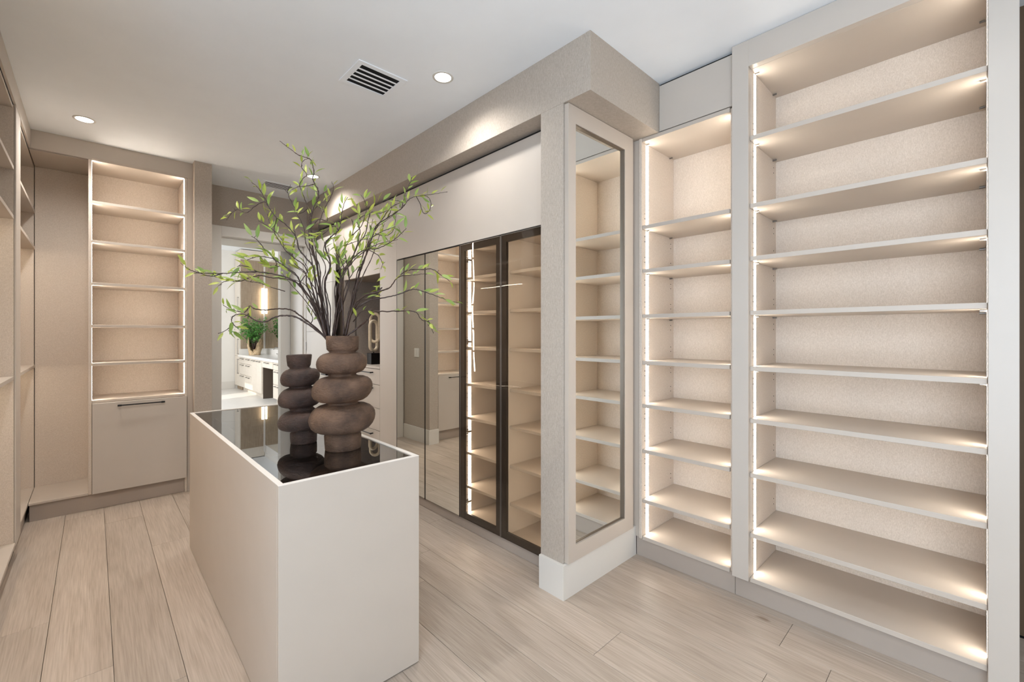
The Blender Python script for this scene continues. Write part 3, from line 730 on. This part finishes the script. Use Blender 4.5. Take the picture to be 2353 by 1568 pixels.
sm += bead(0.326, 0.0905, 0.043, 0.045, -0.017, 0.12) + [(0.374, 0.045, -0.019, 0.05), (0.382, 0.050, -0.021, 0.03), (0.386, 0.053, -0.022, 0.03), (0.41, 0.056, -0.022, 0.02), (0.436, 0.0585, -0.022, 0.02), (0.440, 0.056, -0.022, 0.02), (0.438, 0.048, -0.022, 0.02), (0.42, 0.046, -0.022, 0.02), (0.33, 0.035, -0.018, 0)]
lathe_vase('clay_vase', 'smaller dark brown clay vase of three tilted rings, empty', (0.765, 2.324, z0), sm, M['clay_dark'], R)

# ================================================================== LEAFY BRANCHES
BRANCHES = {
 'tall': [[(0.810,2.126,1.447),(0.794,2.141,1.572),(0.783,2.157,1.698),(0.775,2.169,1.785),(0.762,2.186,1.865),(0.758,2.193,1.932),(0.756,2.198,1.999),(0.764,2.193,2.060),(0.782,2.179,2.113),(0.784,2.180,2.154),(0.772,2.192,2.184),(0.766,2.198,2.214),(0.770,2.194,2.241),(0.762,2.201,2.291),(0.750,2.212,2.308),(0.720,2.241,2.321),(0.688,2.271,2.351),(0.650,2.308,2.391)],
   [(0.759,2.196,2.012),(0.745,2.213,2.080),(0.729,2.232,2.141),(0.720,2.241,2.178),(0.732,2.230,2.211),(0.745,2.217,2.229),(0.726,2.235,2.266),(0.734,2.228,2.298),(0.754,2.209,2.304),(0.766,2.198,2.281)],
   [(0.756,2.197,1.972),(0.785,2.171,2.012),(0.814,2.143,2.006),(0.805,2.154,2.046),(0.786,2.173,2.080),(0.808,2.154,2.107),(0.802,2.162,2.147)],
   [(0.772,2.192,2.184),(0.746,2.216,2.174),(0.717,2.244,2.171),(0.693,2.267,2.158)],
   [(0.749,2.208,2.066),(0.716,2.239,2.040),(0.697,2.259,2.080),(0.679,2.280,2.141),(0.688,2.271,2.181)],
   ],
 'upleft': [[(0.798,2.108,1.447),(0.772,2.126,1.578),(0.751,2.119,1.680),(0.737,2.106,1.768),(0.707,2.117,1.810),(0.679,2.127,1.852),(0.666,2.122,1.900),(0.634,2.131,1.947),(0.594,2.150,1.981),(0.567,2.156,2.020),(0.547,2.165,2.067),(0.530,2.182,2.104),(0.507,2.203,2.133)],
   [(0.562,2.157,2.028),(0.547,2.165,2.046),(0.521,2.190,2.030),(0.490,2.220,1.998),(0.463,2.245,2.012),(0.441,2.266,1.993),(0.426,2.280,1.964)],
   [(0.594,2.150,1.981),(0.588,2.171,1.928),(0.610,2.169,1.881),(0.632,2.164,1.845)],
   ],
 'leftarch': [[(0.810,2.150,1.447),(0.782,2.180,1.553),(0.774,2.204,1.614),(0.755,2.252,1.704),(0.757,2.267,1.760),(0.727,2.315,1.803),(0.717,2.343,1.853),(0.683,2.404,1.920),(0.662,2.445,1.972),(0.651,2.475,2.024),(0.646,2.499,2.077)],
   [(0.717,2.343,1.853),(0.724,2.348,1.896),(0.736,2.353,1.954),(0.733,2.374,2.006)],
   ],
 'leftmid': [[(0.792,2.105,1.447),(0.762,2.132,1.545),(0.736,2.131,1.615),(0.696,2.138,1.684),(0.671,2.138,1.733),(0.619,2.157,1.773),(0.592,2.166,1.793),(0.571,2.169,1.819),(0.550,2.174,1.839),(0.523,2.176,1.875),(0.501,2.182,1.890)],
   [(0.619,2.157,1.773),(0.597,2.173,1.764),(0.575,2.186,1.760),(0.549,2.195,1.777)],
   [(0.576,2.168,1.814),(0.598,2.167,1.779),(0.580,2.183,1.763),(0.554,2.190,1.783)],
   [(0.592,2.166,1.793),(0.577,2.172,1.802),(0.537,2.192,1.806),(0.509,2.209,1.798),(0.488,2.223,1.787)],
   ],
 'longleft': [[(0.791,2.094,1.447),(0.768,2.115,1.551),(0.741,2.110,1.608),(0.694,2.115,1.663),(0.654,2.119,1.704),(0.591,2.139,1.725),(0.519,2.162,1.733),(0.460,2.181,1.728),(0.397,2.198,1.719),(0.335,2.208,1.715),(0.292,2.236,1.726),(0.262,2.264,1.756)],
   [(0.519,2.162,1.733),(0.488,2.165,1.751),(0.458,2.172,1.755),(0.446,2.177,1.749)],
   [(0.397,2.198,1.719),(0.359,2.208,1.705),(0.317,2.212,1.713),(0.290,2.238,1.711)],
   ],
 'secondleft': [[(0.802,2.125,1.447),(0.777,2.148,1.546),(0.750,2.171,1.625),(0.706,2.208,1.697),(0.658,2.251,1.723),(0.609,2.294,1.728),(0.571,2.328,1.738),(0.537,2.358,1.728),(0.504,2.388,1.712),(0.465,2.422,1.712),(0.432,2.452,1.727),(0.394,2.485,1.737)],
   [(0.504,2.388,1.712),(0.480,2.410,1.715),(0.446,2.439,1.708),(0.425,2.459,1.685)],
   [(0.658,2.253,1.664),(0.610,2.295,1.683),(0.571,2.329,1.703),(0.537,2.359,1.709),(0.523,2.371,1.712)],
   [(0.706,2.208,1.697),(0.734,2.179,1.762),(0.719,2.191,1.814)],
   ],
 'lowleft': [[(0.806,2.150,1.447),(0.757,2.199,1.510),(0.720,2.252,1.554),(0.696,2.286,1.578),(0.658,2.338,1.585),(0.612,2.398,1.579),(0.576,2.449,1.586),(0.560,2.472,1.600),(0.544,2.492,1.570),(0.511,2.537,1.577),(0.488,2.571,1.591),(0.469,2.600,1.609)],
   [(0.560,2.472,1.600),(0.557,2.472,1.563),(0.541,2.494,1.546)],
   [(0.757,2.199,1.510),(0.764,2.194,1.540),(0.752,2.214,1.574),(0.747,2.227,1.601)],
   ],
 'lowestleft': [[(0.791,2.118,1.447),(0.736,2.167,1.506),(0.690,2.196,1.541),(0.644,2.226,1.548),(0.609,2.250,1.538),(0.580,2.270,1.519),(0.545,2.291,1.523),(0.515,2.308,1.546),(0.490,2.323,1.554),(0.463,2.339,1.543),(0.458,2.343,1.520),(0.463,2.341,1.508),(0.439,2.356,1.479),(0.411,2.372,1.464)],
   [(0.463,2.341,1.508),(0.473,2.335,1.495),(0.488,2.326,1.492)],
   [(0.463,2.341,1.508),(0.459,2.344,1.479),(0.452,2.348,1.468)],
   ],
 'highright': [[(0.876,2.092,1.447),(0.908,2.076,1.601),(0.945,2.089,1.739),(0.980,2.095,1.840),(1.009,2.102,1.928),(1.043,2.104,2.010),(1.096,2.079,2.058),(1.159,2.051,2.114),(1.190,2.035,2.160),(1.219,2.008,2.178),(1.274,1.955,2.188),(1.337,1.896,2.202)],
   [(1.219,2.008,2.178),(1.235,1.993,2.138),(1.242,1.985,2.099),(1.258,1.970,2.089),(1.274,1.955,2.124),(1.269,1.960,2.167),(1.248,1.980,2.185)],
   [(1.159,2.051,2.114),(1.172,2.052,2.160),(1.180,2.045,2.204),(1.193,2.033,2.240),(1.203,2.023,2.269)],
   [(1.096,2.079,2.058),(1.112,2.080,2.096),(1.122,2.083,2.128)],
   ],
 'rustright': [[(0.859,2.046,1.447),(0.883,2.013,1.584),(0.914,1.961,1.638),(0.958,1.897,1.659),(0.987,1.853,1.677),(1.004,1.815,1.719),(1.029,1.771,1.749),(1.066,1.716,1.751),(1.096,1.671,1.751),(1.120,1.641,1.726),(1.147,1.605,1.695)],
   [(1.004,1.815,1.719),(1.023,1.786,1.728),(1.054,1.741,1.729),(1.087,1.690,1.734)],
   ],
 'midright': [[(0.871,2.076,1.447),(0.889,2.057,1.546),(0.926,2.032,1.596),(0.967,2.000,1.626),(1.018,1.960,1.637),(1.070,1.920,1.654),(1.122,1.880,1.678),(1.159,1.852,1.669),(1.206,1.814,1.649),(1.248,1.781,1.629),(1.296,1.744,1.613)],
   [(0.967,2.000,1.626),(1.009,1.971,1.687),(0.978,1.994,1.653),(0.990,1.991,1.721)],
   ],
 'lowright': [[(0.860,2.032,1.447),(0.899,2.001,1.489),(0.924,1.953,1.528),(0.940,1.917,1.563),(0.981,1.848,1.565),(1.019,1.778,1.567),(1.046,1.728,1.560),(1.062,1.702,1.525),(1.079,1.668,1.513),(1.089,1.651,1.465)],
   [(0.885,2.016,1.519),(0.905,1.971,1.564),(0.935,1.921,1.576)],
   ],
 'bushright': [[(0.858,2.055,1.447),(0.853,2.059,1.571),(0.835,2.055,1.675),(0.847,2.021,1.763),(0.879,1.972,1.825),(0.908,1.934,1.849),(0.947,1.889,1.855),(0.983,1.840,1.881),(1.006,1.806,1.908),(1.026,1.773,1.940)],
   [(0.908,1.934,1.849),(0.925,1.900,1.904),(0.953,1.862,1.928),(0.978,1.830,1.942),(0.994,1.809,1.947)],
   [(0.847,2.021,1.763),(0.830,2.026,1.807),(0.821,2.021,1.856),(0.869,1.965,1.884),(0.912,1.915,1.898)],
   ],
 'archright': [[(0.832,2.121,1.447),(0.840,2.109,1.553),(0.850,2.124,1.667),(0.875,2.120,1.756),(0.908,2.101,1.805),(0.940,2.094,1.896),(0.973,2.079,1.953),(0.992,2.082,2.032),(1.009,2.080,2.091),(1.046,2.058,2.127),(1.095,2.020,2.137),(1.131,1.988,2.123)],
   [(0.940,2.094,1.896),(0.956,2.099,1.974),(0.947,2.118,2.025),(0.967,2.106,2.043),(1.005,2.079,2.069),(1.036,2.052,2.064),(1.069,2.028,2.081),(1.088,2.019,2.107)],
   [(0.961,2.108,2.032),(0.959,2.119,2.068),(0.958,2.126,2.094)],
   ],
 'centre': [[(0.811,2.108,1.447),(0.803,2.114,1.578),(0.789,2.112,1.695),(0.805,2.084,1.785),(0.784,2.089,1.874),(0.801,2.067,1.915),(0.825,2.039,1.943),(0.832,2.022,2.006),(0.837,2.008,2.055),(0.848,1.991,2.092)],
   [(0.805,2.084,1.785),(0.781,2.098,1.842),(0.781,2.089,1.893)],
   [(0.825,2.039,1.943),(0.808,2.052,1.962),(0.768,2.097,1.918),(0.745,2.121,1.899)],
   ],
 'innerright': [[(0.832,2.107,1.447),(0.847,2.091,1.546),(0.872,2.073,1.639),(0.887,2.064,1.719),(0.881,2.076,1.806),(0.875,2.086,1.866),(0.901,2.067,1.934),(0.907,2.066,1.981),(0.903,2.072,2.015)],
   [(0.881,2.076,1.806),(0.850,2.108,1.839),(0.837,2.125,1.906),(0.848,2.118,1.947)],
   [(0.901,2.067,1.934),(0.931,2.043,1.974),(0.946,2.031,2.015),(0.955,2.027,2.069),(0.949,2.036,2.110),(0.937,2.049,2.134)],
   ],
 'darkright': [[(0.882,2.094,1.447),(0.926,2.094,1.657),(0.968,2.115,1.792),(1.011,2.122,1.889),(1.046,2.133,1.980),(1.091,2.131,2.060),(1.136,2.125,2.125),(1.182,2.106,2.159)],
   [(1.011,2.122,1.889),(1.046,2.086,1.860),(1.057,2.063,1.817),(1.047,2.059,1.787)],
   [(1.046,2.133,1.980),(1.089,2.097,1.967),(1.128,2.082,1.999),(1.154,2.100,2.094)],
   ],
}

def catmull(pts, per=7):
    P = [Vector(p) for p in pts]; P = [P[0] * 2 - P[1]] + P + [P[-1] * 2 - P[-2]]; out = []
    for i in range(1, len(P) - 2):
        a, b, c, d = P[i - 1:i + 3]
        for k in range(per):
            t = k / per
            out.append(0.5 * ((2 * b) + (c - a) * t + (2 * a - 5 * b + 4 * c - d) * t * t + (3 * b - a - 3 * c + d) * t ** 3))
    out.append(P[-2]); return out
def tube(bm, pts, r0, r1, n=6, rnd=None):
    prev = None; N = len(pts); up = Vector((0.3, 0.2, 0.9))
    for i, p in enumerate(pts):
        tg = (pts[min(i + 1, N - 1)] - pts[max(i - 1, 0)]).normalized()
        x = tg.cross(up)
        if x.length < 1e-3: x = tg.cross(Vector((1, 0, 0)))
        x.normalize(); y = tg.cross(x)
        r = r0 + (r1 - r0) * (i / (N - 1)) ** 0.8
        if rnd and rnd.random() < 0.12: r *= 1.35
        ring = [bm.verts.new(p + x * r * math.cos(2 * PI * k / n) + y * r * math.sin(2 * PI * k / n)) for k in range(n)]
        if prev:
            for k in range(n): bm.faces.new((prev[k], prev[(k + 1) % n], ring[(k + 1) % n], ring[k]))
        else: bm.faces.new(ring[::-1])
        prev = ring
    bm.faces.new(prev)
def leaf_mesh(name, L, Wd, curl, fold, mat):
    bm = bmesh.new(); prof = [(0.0, 0.05), (0.12, 0.12), (0.27, 0.72), (0.5, 1.0), (0.75, 0.68), (0.9, 0.3), (1.0, 0.03)]
    rows = []
    for t, w in prof:
        z = -curl * L * t * t; h = w * Wd / 2
        rows.append([bm.verts.new((t * L, -h, z + fold * h)), bm.verts.new((t * L, 0, z)), bm.verts.new((t * L, h, z + fold * h))])
    for a, b in zip(rows, rows[1:]):
        bm.faces.new((a[0], b[0], b[1], a[1])); bm.faces.new((a[1], b[1], b[2], a[2]))
    me = bpy.data.meshes.new(name); bm.to_mesh(me); bm.free(); me.materials.append(mat)
    for p in me.polygons: p.use_smooth = True
    return me
LM = [leaf_mesh('leaf', 0.056, 0.0150, 0.22, 0.35, M['leaf_y']), leaf_mesh('leaf', 0.048, 0.0135, 0.08, 0.5, M['leaf_y']), leaf_mesh('leaf', 0.060, 0.0160, 0.35, 0.3, M['leaf_g']), leaf_mesh('leaf', 0.042, 0.0120, 0.15, 0.6, M['leaf_g'])]
BL = {
 'tall': 'tallest leafy branch, rising above all others and looping below the ceiling',
 'upleft': 'leafy branch arching up left with a bare crooked twig before the papered wall',
 'leftarch': 'leafy branch bending up left in front of the top of the doorway',
 'leftmid': 'leafy branch rising left across the upper part of the doorway',
 'longleft': 'longest low branch, stretching left past the doorway to the lit shelves',
 'secondleft': 'forked dark branch running left just under the longest low one',
 'lowleft': 'low dark leaved branch ending in a leaf cluster before the far bathroom',
 'lowestleft': 'lowest left branch, with a crooked bare tip beside the bathroom greenery',
 'highright': 'high branch reaching right with a curled twig against the overhead panel',
 'rustright': 'rust coloured branch arching right in front of the mirror doors',
 'midright': 'long branch stretching right to touch the dark glass door in view',
 'lowright': 'lowest right branch, drooping to a bare tip before the mirror doors',
 'bushright': 'bushy leafy branch leaning right in front of the tall pale panel',
 'archright': 'leafy branch rising and hooking right below the long soffit',
 'centre': 'upright leafy branch in the middle, ending below the soffit edge',
 'innerright': 'twisted leafy branch just right of the middle with a forked upright tip',
 'darkright': 'dark thick branch rising right at the back of the bunch',
}
nleaf = {'tall': 30, 'upleft': 26, 'leftarch': 18, 'leftmid': 16, 'longleft': 15, 'secondleft': 16, 'lowleft': 9, 'lowestleft': 6, 'highright': 24, 'rustright': 10, 'midright': 13, 'lowright': 8, 'bushright': 26, 'archright': 22, 'centre': 20, 'innerright': 22, 'darkright': 16}
# where along the (main) chain leaves begin
rb = random.Random(11)
for key, chains in BRANCHES.items():
    base = Vector(chains[0][0])
    root = thing('leafy_branch', BL[key], 'branch', base, 'leafy branches in the larger vase')
    bm = bmesh.new(); smooth_chains = []
    # thinner companion shoots that leave the same foot and part from the main shoot higher up
    ncomp = {'tall': 3, 'upleft': 2, 'leftarch': 2, 'centre': 2, 'innerright': 2, 'archright': 2, 'bushright': 2, 'darkright': 1, 'leftmid': 1, 'longleft': 1, 'secondleft': 1, 'highright': 2, 'midright': 1}.get(key, 0)
    chains = list(chains); nmain = len(chains)
    for q in range(ncomp):
        m = chains[0]; e = max(5, int(len(m) * rb.uniform(0.5, 0.8)))
        off = Vector((rb.uniform(-1, 1), rb.uniform(-1, 1), rb.uniform(-0.25, 0.6))); off.normalize()
        amp = rb.uniform(0.05, 0.11); ph = rb.uniform(0, 6)
        comp = []
        for i in range(e):
            t = i / (e - 1); w = Vector((math.sin(ph + 5 * t), math.cos(ph + 4 * t), 0)) * 0.014
            comp.append(tuple(Vector(m[i]) + off * amp * t ** 1.3 + w * min(1, t * 3) + Vector((rb.uniform(-.003, .003), rb.uniform(-.003, .003), 0))))
        chains.append(comp)
    for ci, ch in enumerate(chains):
        pts = [Vector(p) for p in ch]
        if ci == 0:
            b0 = pts[0]; inside = Vector((0.859 + (b0.x - 0.859) * 0.55, 2.074 + (b0.y - 2.074) * 0.55, 1.395))
            pts = [inside] + pts
        sp = catmull(pts)
        # small natural kinks
        for i in range(3, len(sp) - 1): sp[i] = sp[i] + Vector((rb.uniform(-1, 1), rb.uniform(-1, 1), rb.uniform(-1, 1))) * 0.0012
        smooth_chains.append(sp)
        loc = [p - base for p in sp]
        if ci == 0: tube(bm, loc, 0.0060 if key in ('tall', 'darkright', 'centre') else 0.0048, 0.0012, 6, rb)
        elif ci >= nmain: tube(bm, loc, 0.0036, 0.0010, 5, rb)
        else: tube(bm, loc, 0.0024, 0.0011, 5, rb)
        # short spurs
        for q in range(2 if ci == 0 else 1):
            i = rb.randrange(len(loc) * 2 // 3, len(loc) - 2)
            d = Vector((rb.uniform(-1, 1), rb.uniform(-1, 1), rb.uniform(-.4, 1))).normalized() * rb.uniform(0.008, 0.02)
            tube(bm, [loc[i], loc[i] + d * 0.6, loc[i] + d + Vector((0, 0, 0.003))], 0.0016, 0.001, 4)
    st = mesh_obj('stem', bm, M['bark'], root, base, smooth=True)
    # candidate leaf points
    cand = []
    for ci, sp in enumerate(smooth_chains):
        n = len(sp); lo = int(n * (0.52 if ci == 0 else 0.15 if ci < nmain else 0.6))
        cand += [(ci, i) for i in range(lo, n - 1)]
    k = int(nleaf[key] * 1.7)
    step = len(cand) / k
    for j in range(k):
        ci, i = cand[min(len(cand) - 1, int(j * step + rb.uniform(0, step * 0.6)))]
        sp = smooth_chains[ci]
        p = sp[i]; tg = (sp[min(i + 1, len(sp) - 1)] - sp[max(i - 1, 0)]).normalized()
        side = tg.cross(Vector((rb.uniform(-1, 1), rb.uniform(-1, 1), rb.uniform(-1, 1))))
        if side.length < 0.1: side = tg.cross(Vector((0, 0, 1)))
        side.normalize()
        if side.z < -0.3 and rb.random() < 0.6: side = -side
        d = (tg * rb.uniform(0.5, 1.1) + side * rb.uniform(0.5, 1.0) + Vector((0, 0, 0.15))).normalized()
        me = LM[rb.choice((0, 0, 1, 1, 2, 2, 3))]
        o = bpy.data.objects.new('leaf', me)
        # keep the blade facing roughly up or outwards with a random roll
        zax = Vector((rb.uniform(-0.7, 0.7) - 0.4, rb.uniform(-0.7, 0.7) - 0.4, rb.uniform(0.1, 1)))
        yax = zax.cross(d)
        if yax.length < 0.1: yax = Vector((0, 1, 0)).cross(d)
        yax.normalize(); zax = d.cross(yax)
        rot = Matrix((d, yax, zax)).transposed().to_4x4()
        COL.objects.link(o); o.parent = root
        o.matrix_local = Matrix.Translation(p - base + d * 0.002) @ rot @ Matrix.Scale(rb.uniform(0.8, 1.12), 4)

# ================================================================== BATHROOM FURNITURE (seen through the doorway)
u = thing('linen_cabinet', 'tall pale cabinet at the far end of the bathroom vanity', 'cabinet', (3.0, 13.25, 0))
box('carcass', 2.74, 3.29, 13.0, 13.54, 0.1, 3.62, M['vanity'], u, bev=0.003)
box('door', 2.72, 2.739, 13.003, 13.536, 1.92, 3.4, M['vanity'], u, bev=0.003)
box('door', 2.72, 2.739, 13.003, 13.536, 0.88, 1.914, M['vanity'], u, bev=0.003)
box('door', 2.72, 2.739, 13.003, 13.536, 0.105, 0.874, M['vanity'], u, bev=0.003)
for z0_, z1_ in ((2.02, 2.4), (0.92, 1.32), (0.42, 0.8)): bar_handle(u, (2.69, 13.1, z0_), (2.69, 13.1, z1_), (-0.03, 0, 0), 0.008, mat='steel')
box('plinth', 2.78, 3.29, 13.02, 13.54, 0.0, 0.099, M['greyoak'], u)
box('cladding', 2.742, 3.288, 12.985, 12.9995, 0.92, 3.36, M['greyoak'], u, bev=0.001)

u = thing('bathroom_vanity', 'long pale vanity with white countertop and grey handles in the far bathroom', 'vanity', (3.0, 11.2, 0))
box('countertop', 2.68, 3.298, 8.6, 12.983, 0.86, 0.92, M['quartz'], u, bev=0.004)
box('backsplash', 3.275, 3.298, 8.6, 12.983, 0.921, 1.06, M['quartz'], u)
box('side_splash', 2.70, 3.274, 12.96, 12.983, 0.921, 1.06, M['quartz'], u)
box('carcass', 2.74, 3.297, 10.96, 12.99, 0.1, 0.858, M['vanity'], u)
box('carcass', 2.74, 3.297, 8.6, 10.12, 0.1, 0.858, M['vanity'], u)
box('knee_space_back', 3.1, 3.297, 10.121, 10.959, 0.0, 0.70, M['greyoak'], u)
box('knee_space_side', 2.745, 3.099, 10.945, 10.958, 0.0, 0.70, M['darktaupe'], u); box('knee_space_back', 3.085, 3.099, 10.121, 10.944, 0.0, 0.70, M['darktaupe'], u)
box('apron_drawer', 2.74, 3.297, 10.121, 10.959, 0.701, 0.858, M['vanity'], u)
box('plinth', 2.80, 3.297, 10.965, 12.98, 0.0, 0.099, M['vanity'], u); box('plinth', 2.80, 3.297, 8.6, 10.12, 0.0, 0.099, M['vanity'], u)
def vdrawer(ya, yb, za, zb, handle=True):
    d = box('drawer', 2.72, 2.739, ya + 0.004, yb - 0.004, za + 0.004, zb - 0.004, M['vanity'], u, bev=0.002)
    if handle:
        m = (ya + yb) / 2; w = min(0.14, (yb - ya) * 0.3)
        bar_handle(d, (2.69, m - w, zb - 0.035), (2.69, m + w, zb - 0.035), (-0.03, 0, 0), 0.007, mat='steel')
for za, zb in ((0.70, 0.855), (0.42, 0.70), (0.105, 0.42)):
    vdrawer(12.42, 12.99, za, zb); vdrawer(11.85, 12.42, za, zb)
for ya, yb in ((11.4, 11.85), (10.97, 11.4)):
    vdrawer(ya, yb, 0.105, 0.855)
vdrawer(10.13, 10.95, 0.705, 0.855)
for za, zb in ((0.70, 0.855), (0.40, 0.70), (0.105, 0.40)): vdrawer(9.5, 10.11, za, zb); vdrawer(8.7, 9.5, za, zb)
u = thing('vanity_mirror', 'large frameless mirror on the wall above the bathroom vanity', 'mirror', (3.27, 11.0, 1.061))
box('mirror_glass', 3.27, 3.298, 8.6, 12.86, 1.062, 3.3, M['mirror'], u, bev=0)
box('edge', 3.262, 3.298, 12.862, 12.98, 1.062, 3.5, M['white'], u)
u = thing('wall_sconce', 'vertical glowing tube light on the bathroom mirror edge', 'wall light', (3.235, 12.9, 2.3))
bm = bmesh.new(); cyl(bm, (0, 0, 0), (0, 0, 0.66), 0.028, 16); mesh_obj('tube', bm, M['sconce'], u, (3.23, 12.92, 1.98), smooth=False)
boxes('bracket', [(3.23, 3.2615, 12.905, 12.935, 2.06, 2.09), (3.23, 3.2615, 12.905, 12.935, 2.53, 2.56)], M['steel'], u)
# tap
u = thing('basin_tap', 'small chrome tap on the bathroom countertop', 'tap', (3.1, 11.15, 0.92))
bm = bmesh.new(); tube(bm, [Vector(p) for p in ((0, 0, 0), (0, 0, 0.16), (-0.03, 0, 0.205), (-0.09, 0, 0.21), (-0.13, 0, 0.185), (-0.135, 0, 0.16))], 0.012, 0.010, 10)
mesh_obj('spout', bm, M['steel'], u, (3.15, 11.15, 0.9205), smooth=True)
bm = bmesh.new(); cyl(bm, (0, 0, 0), (0, 0, 0.06), 0.016, 12); cyl(bm, (0, 0, 0.05), (-0.05, 0, 0.065), 0.007, 8); mesh_obj('lever', bm, M['steel'], u, (3.15, 11.27, 0.9205))

# driftwood planter with greenery
def driftwood():
    """hollow split log: two jagged horns with a deep notch between them"""
    bm = bmesh.new(); N = 40; rows = []; rr = random.Random(5); a0 = math.atan2(-0.69, 0.72)
    jag = [rr.uniform(-0.02, 0.03) for i in range(N)]
    for hi, h in enumerate((0, 0.1, 0.25, 0.45, 0.65, 0.85, 1.0)):
        row = []
        for i in range(N):
            a = 2 * PI * i / N
            horn = abs(math.cos(a - a0)) ** 2.2
            top = 0.10 + (0.40 if math.cos(a - a0) < 0 else 0.30) * horn + jag[i] * 1.2
            r = 0.125 + 0.055 * h * horn + 0.014 * math.sin(5 * a + 4 * h) + 0.01 * math.sin(2 * a - 7 * h) + rr.uniform(-0.004, 0.004)
            row.append(bm.verts.new((r * math.cos(a), 1.15 * r * math.sin(a), h * top)))
        rows.append(row)
    inner = [bm.verts.new((v.co.x * 0.84, v.co.y * 0.84, v.co.z - 0.006)) for v in rows[-1]]; rows.append(inner)
    low = [bm.verts.new((v.co.x * 0.7, v.co.y * 0.7, 0.07)) for v in rows[-1]]; rows.append(low)
    for a, b in zip(rows, rows[1:]):
        for i in range(N): bm.faces.new((a[i], a[(i + 1) % N], b[(i + 1) % N], b[i]))
    bm.faces.new(rows[0][::-1]); bm.faces.new(low)
    bmesh.ops.recalc_face_normals(bm, faces=bm.faces)
    return bm
PP = Vector((2.93, 12.42, 0.9205))
tag(mesh_obj('driftwood_planter', driftwood(), M['drift'], None, PP, smooth=True), 'hollow tan driftwood planter on the bathroom countertop', 'planter')
u = thing('leafy_plant', 'bushy bright green plant growing from the driftwood planter', 'plant', PP + Vector((0, 0, 0.18)))
rp = random.Random(21); bm = bmesh.new(); tips = []
for i in range(22):
    a = rp.uniform(0, 2 * PI); sp = rp.uniform(0.15, 0.62); hh = rp.uniform(0.15, 0.78)
    e = Vector((min(0.22, sp * 0.75 * math.cos(a) - 0.06), min(0.42, sp * math.sin(a)), hh)); p = [Vector((0.03 * math.cos(a), 0.03 * math.sin(a), -0.05)), e * 0.5 + Vector((0, 0, 0.08)), e]
    tube(bm, catmull(p, 4), 0.006, 0.002, 5); tips.append(p)
mesh_obj('stems', bm, M['bark'], u, PP + Vector((0, 0, 0.18)))
bm = bmesh.new()
for p in tips:
    c = catmull(p, 8)
    for q in range(60):
        i = rp.randrange(5, len(c)); o = c[i] + Vector((min(0.05, rp.gauss(-0.01, 0.04)), rp.gauss(0, 0.04), rp.gauss(0, 0.035)))
        d = Vector((rp.uniform(-1, 1), rp.uniform(-1, 1), rp.uniform(-.6, .8))).normalized(); s = d.cross(Vector((rp.uniform(-1, 1), rp.uniform(-1, 1), 1))).normalized()
        L = rp.uniform(0.035, 0.07)
        v = [bm.verts.new(o), bm.verts.new(o + d * L * 0.5 + s * L * 0.32), bm.verts.new(o + d * L), bm.verts.new(o + d * L * 0.5 - s * L * 0.32)]
        bm.faces.new(v)
mesh_obj('foliage', bm, M['leaf_b'], u, PP + Vector((0, 0, 0.18)), kind='stuff')
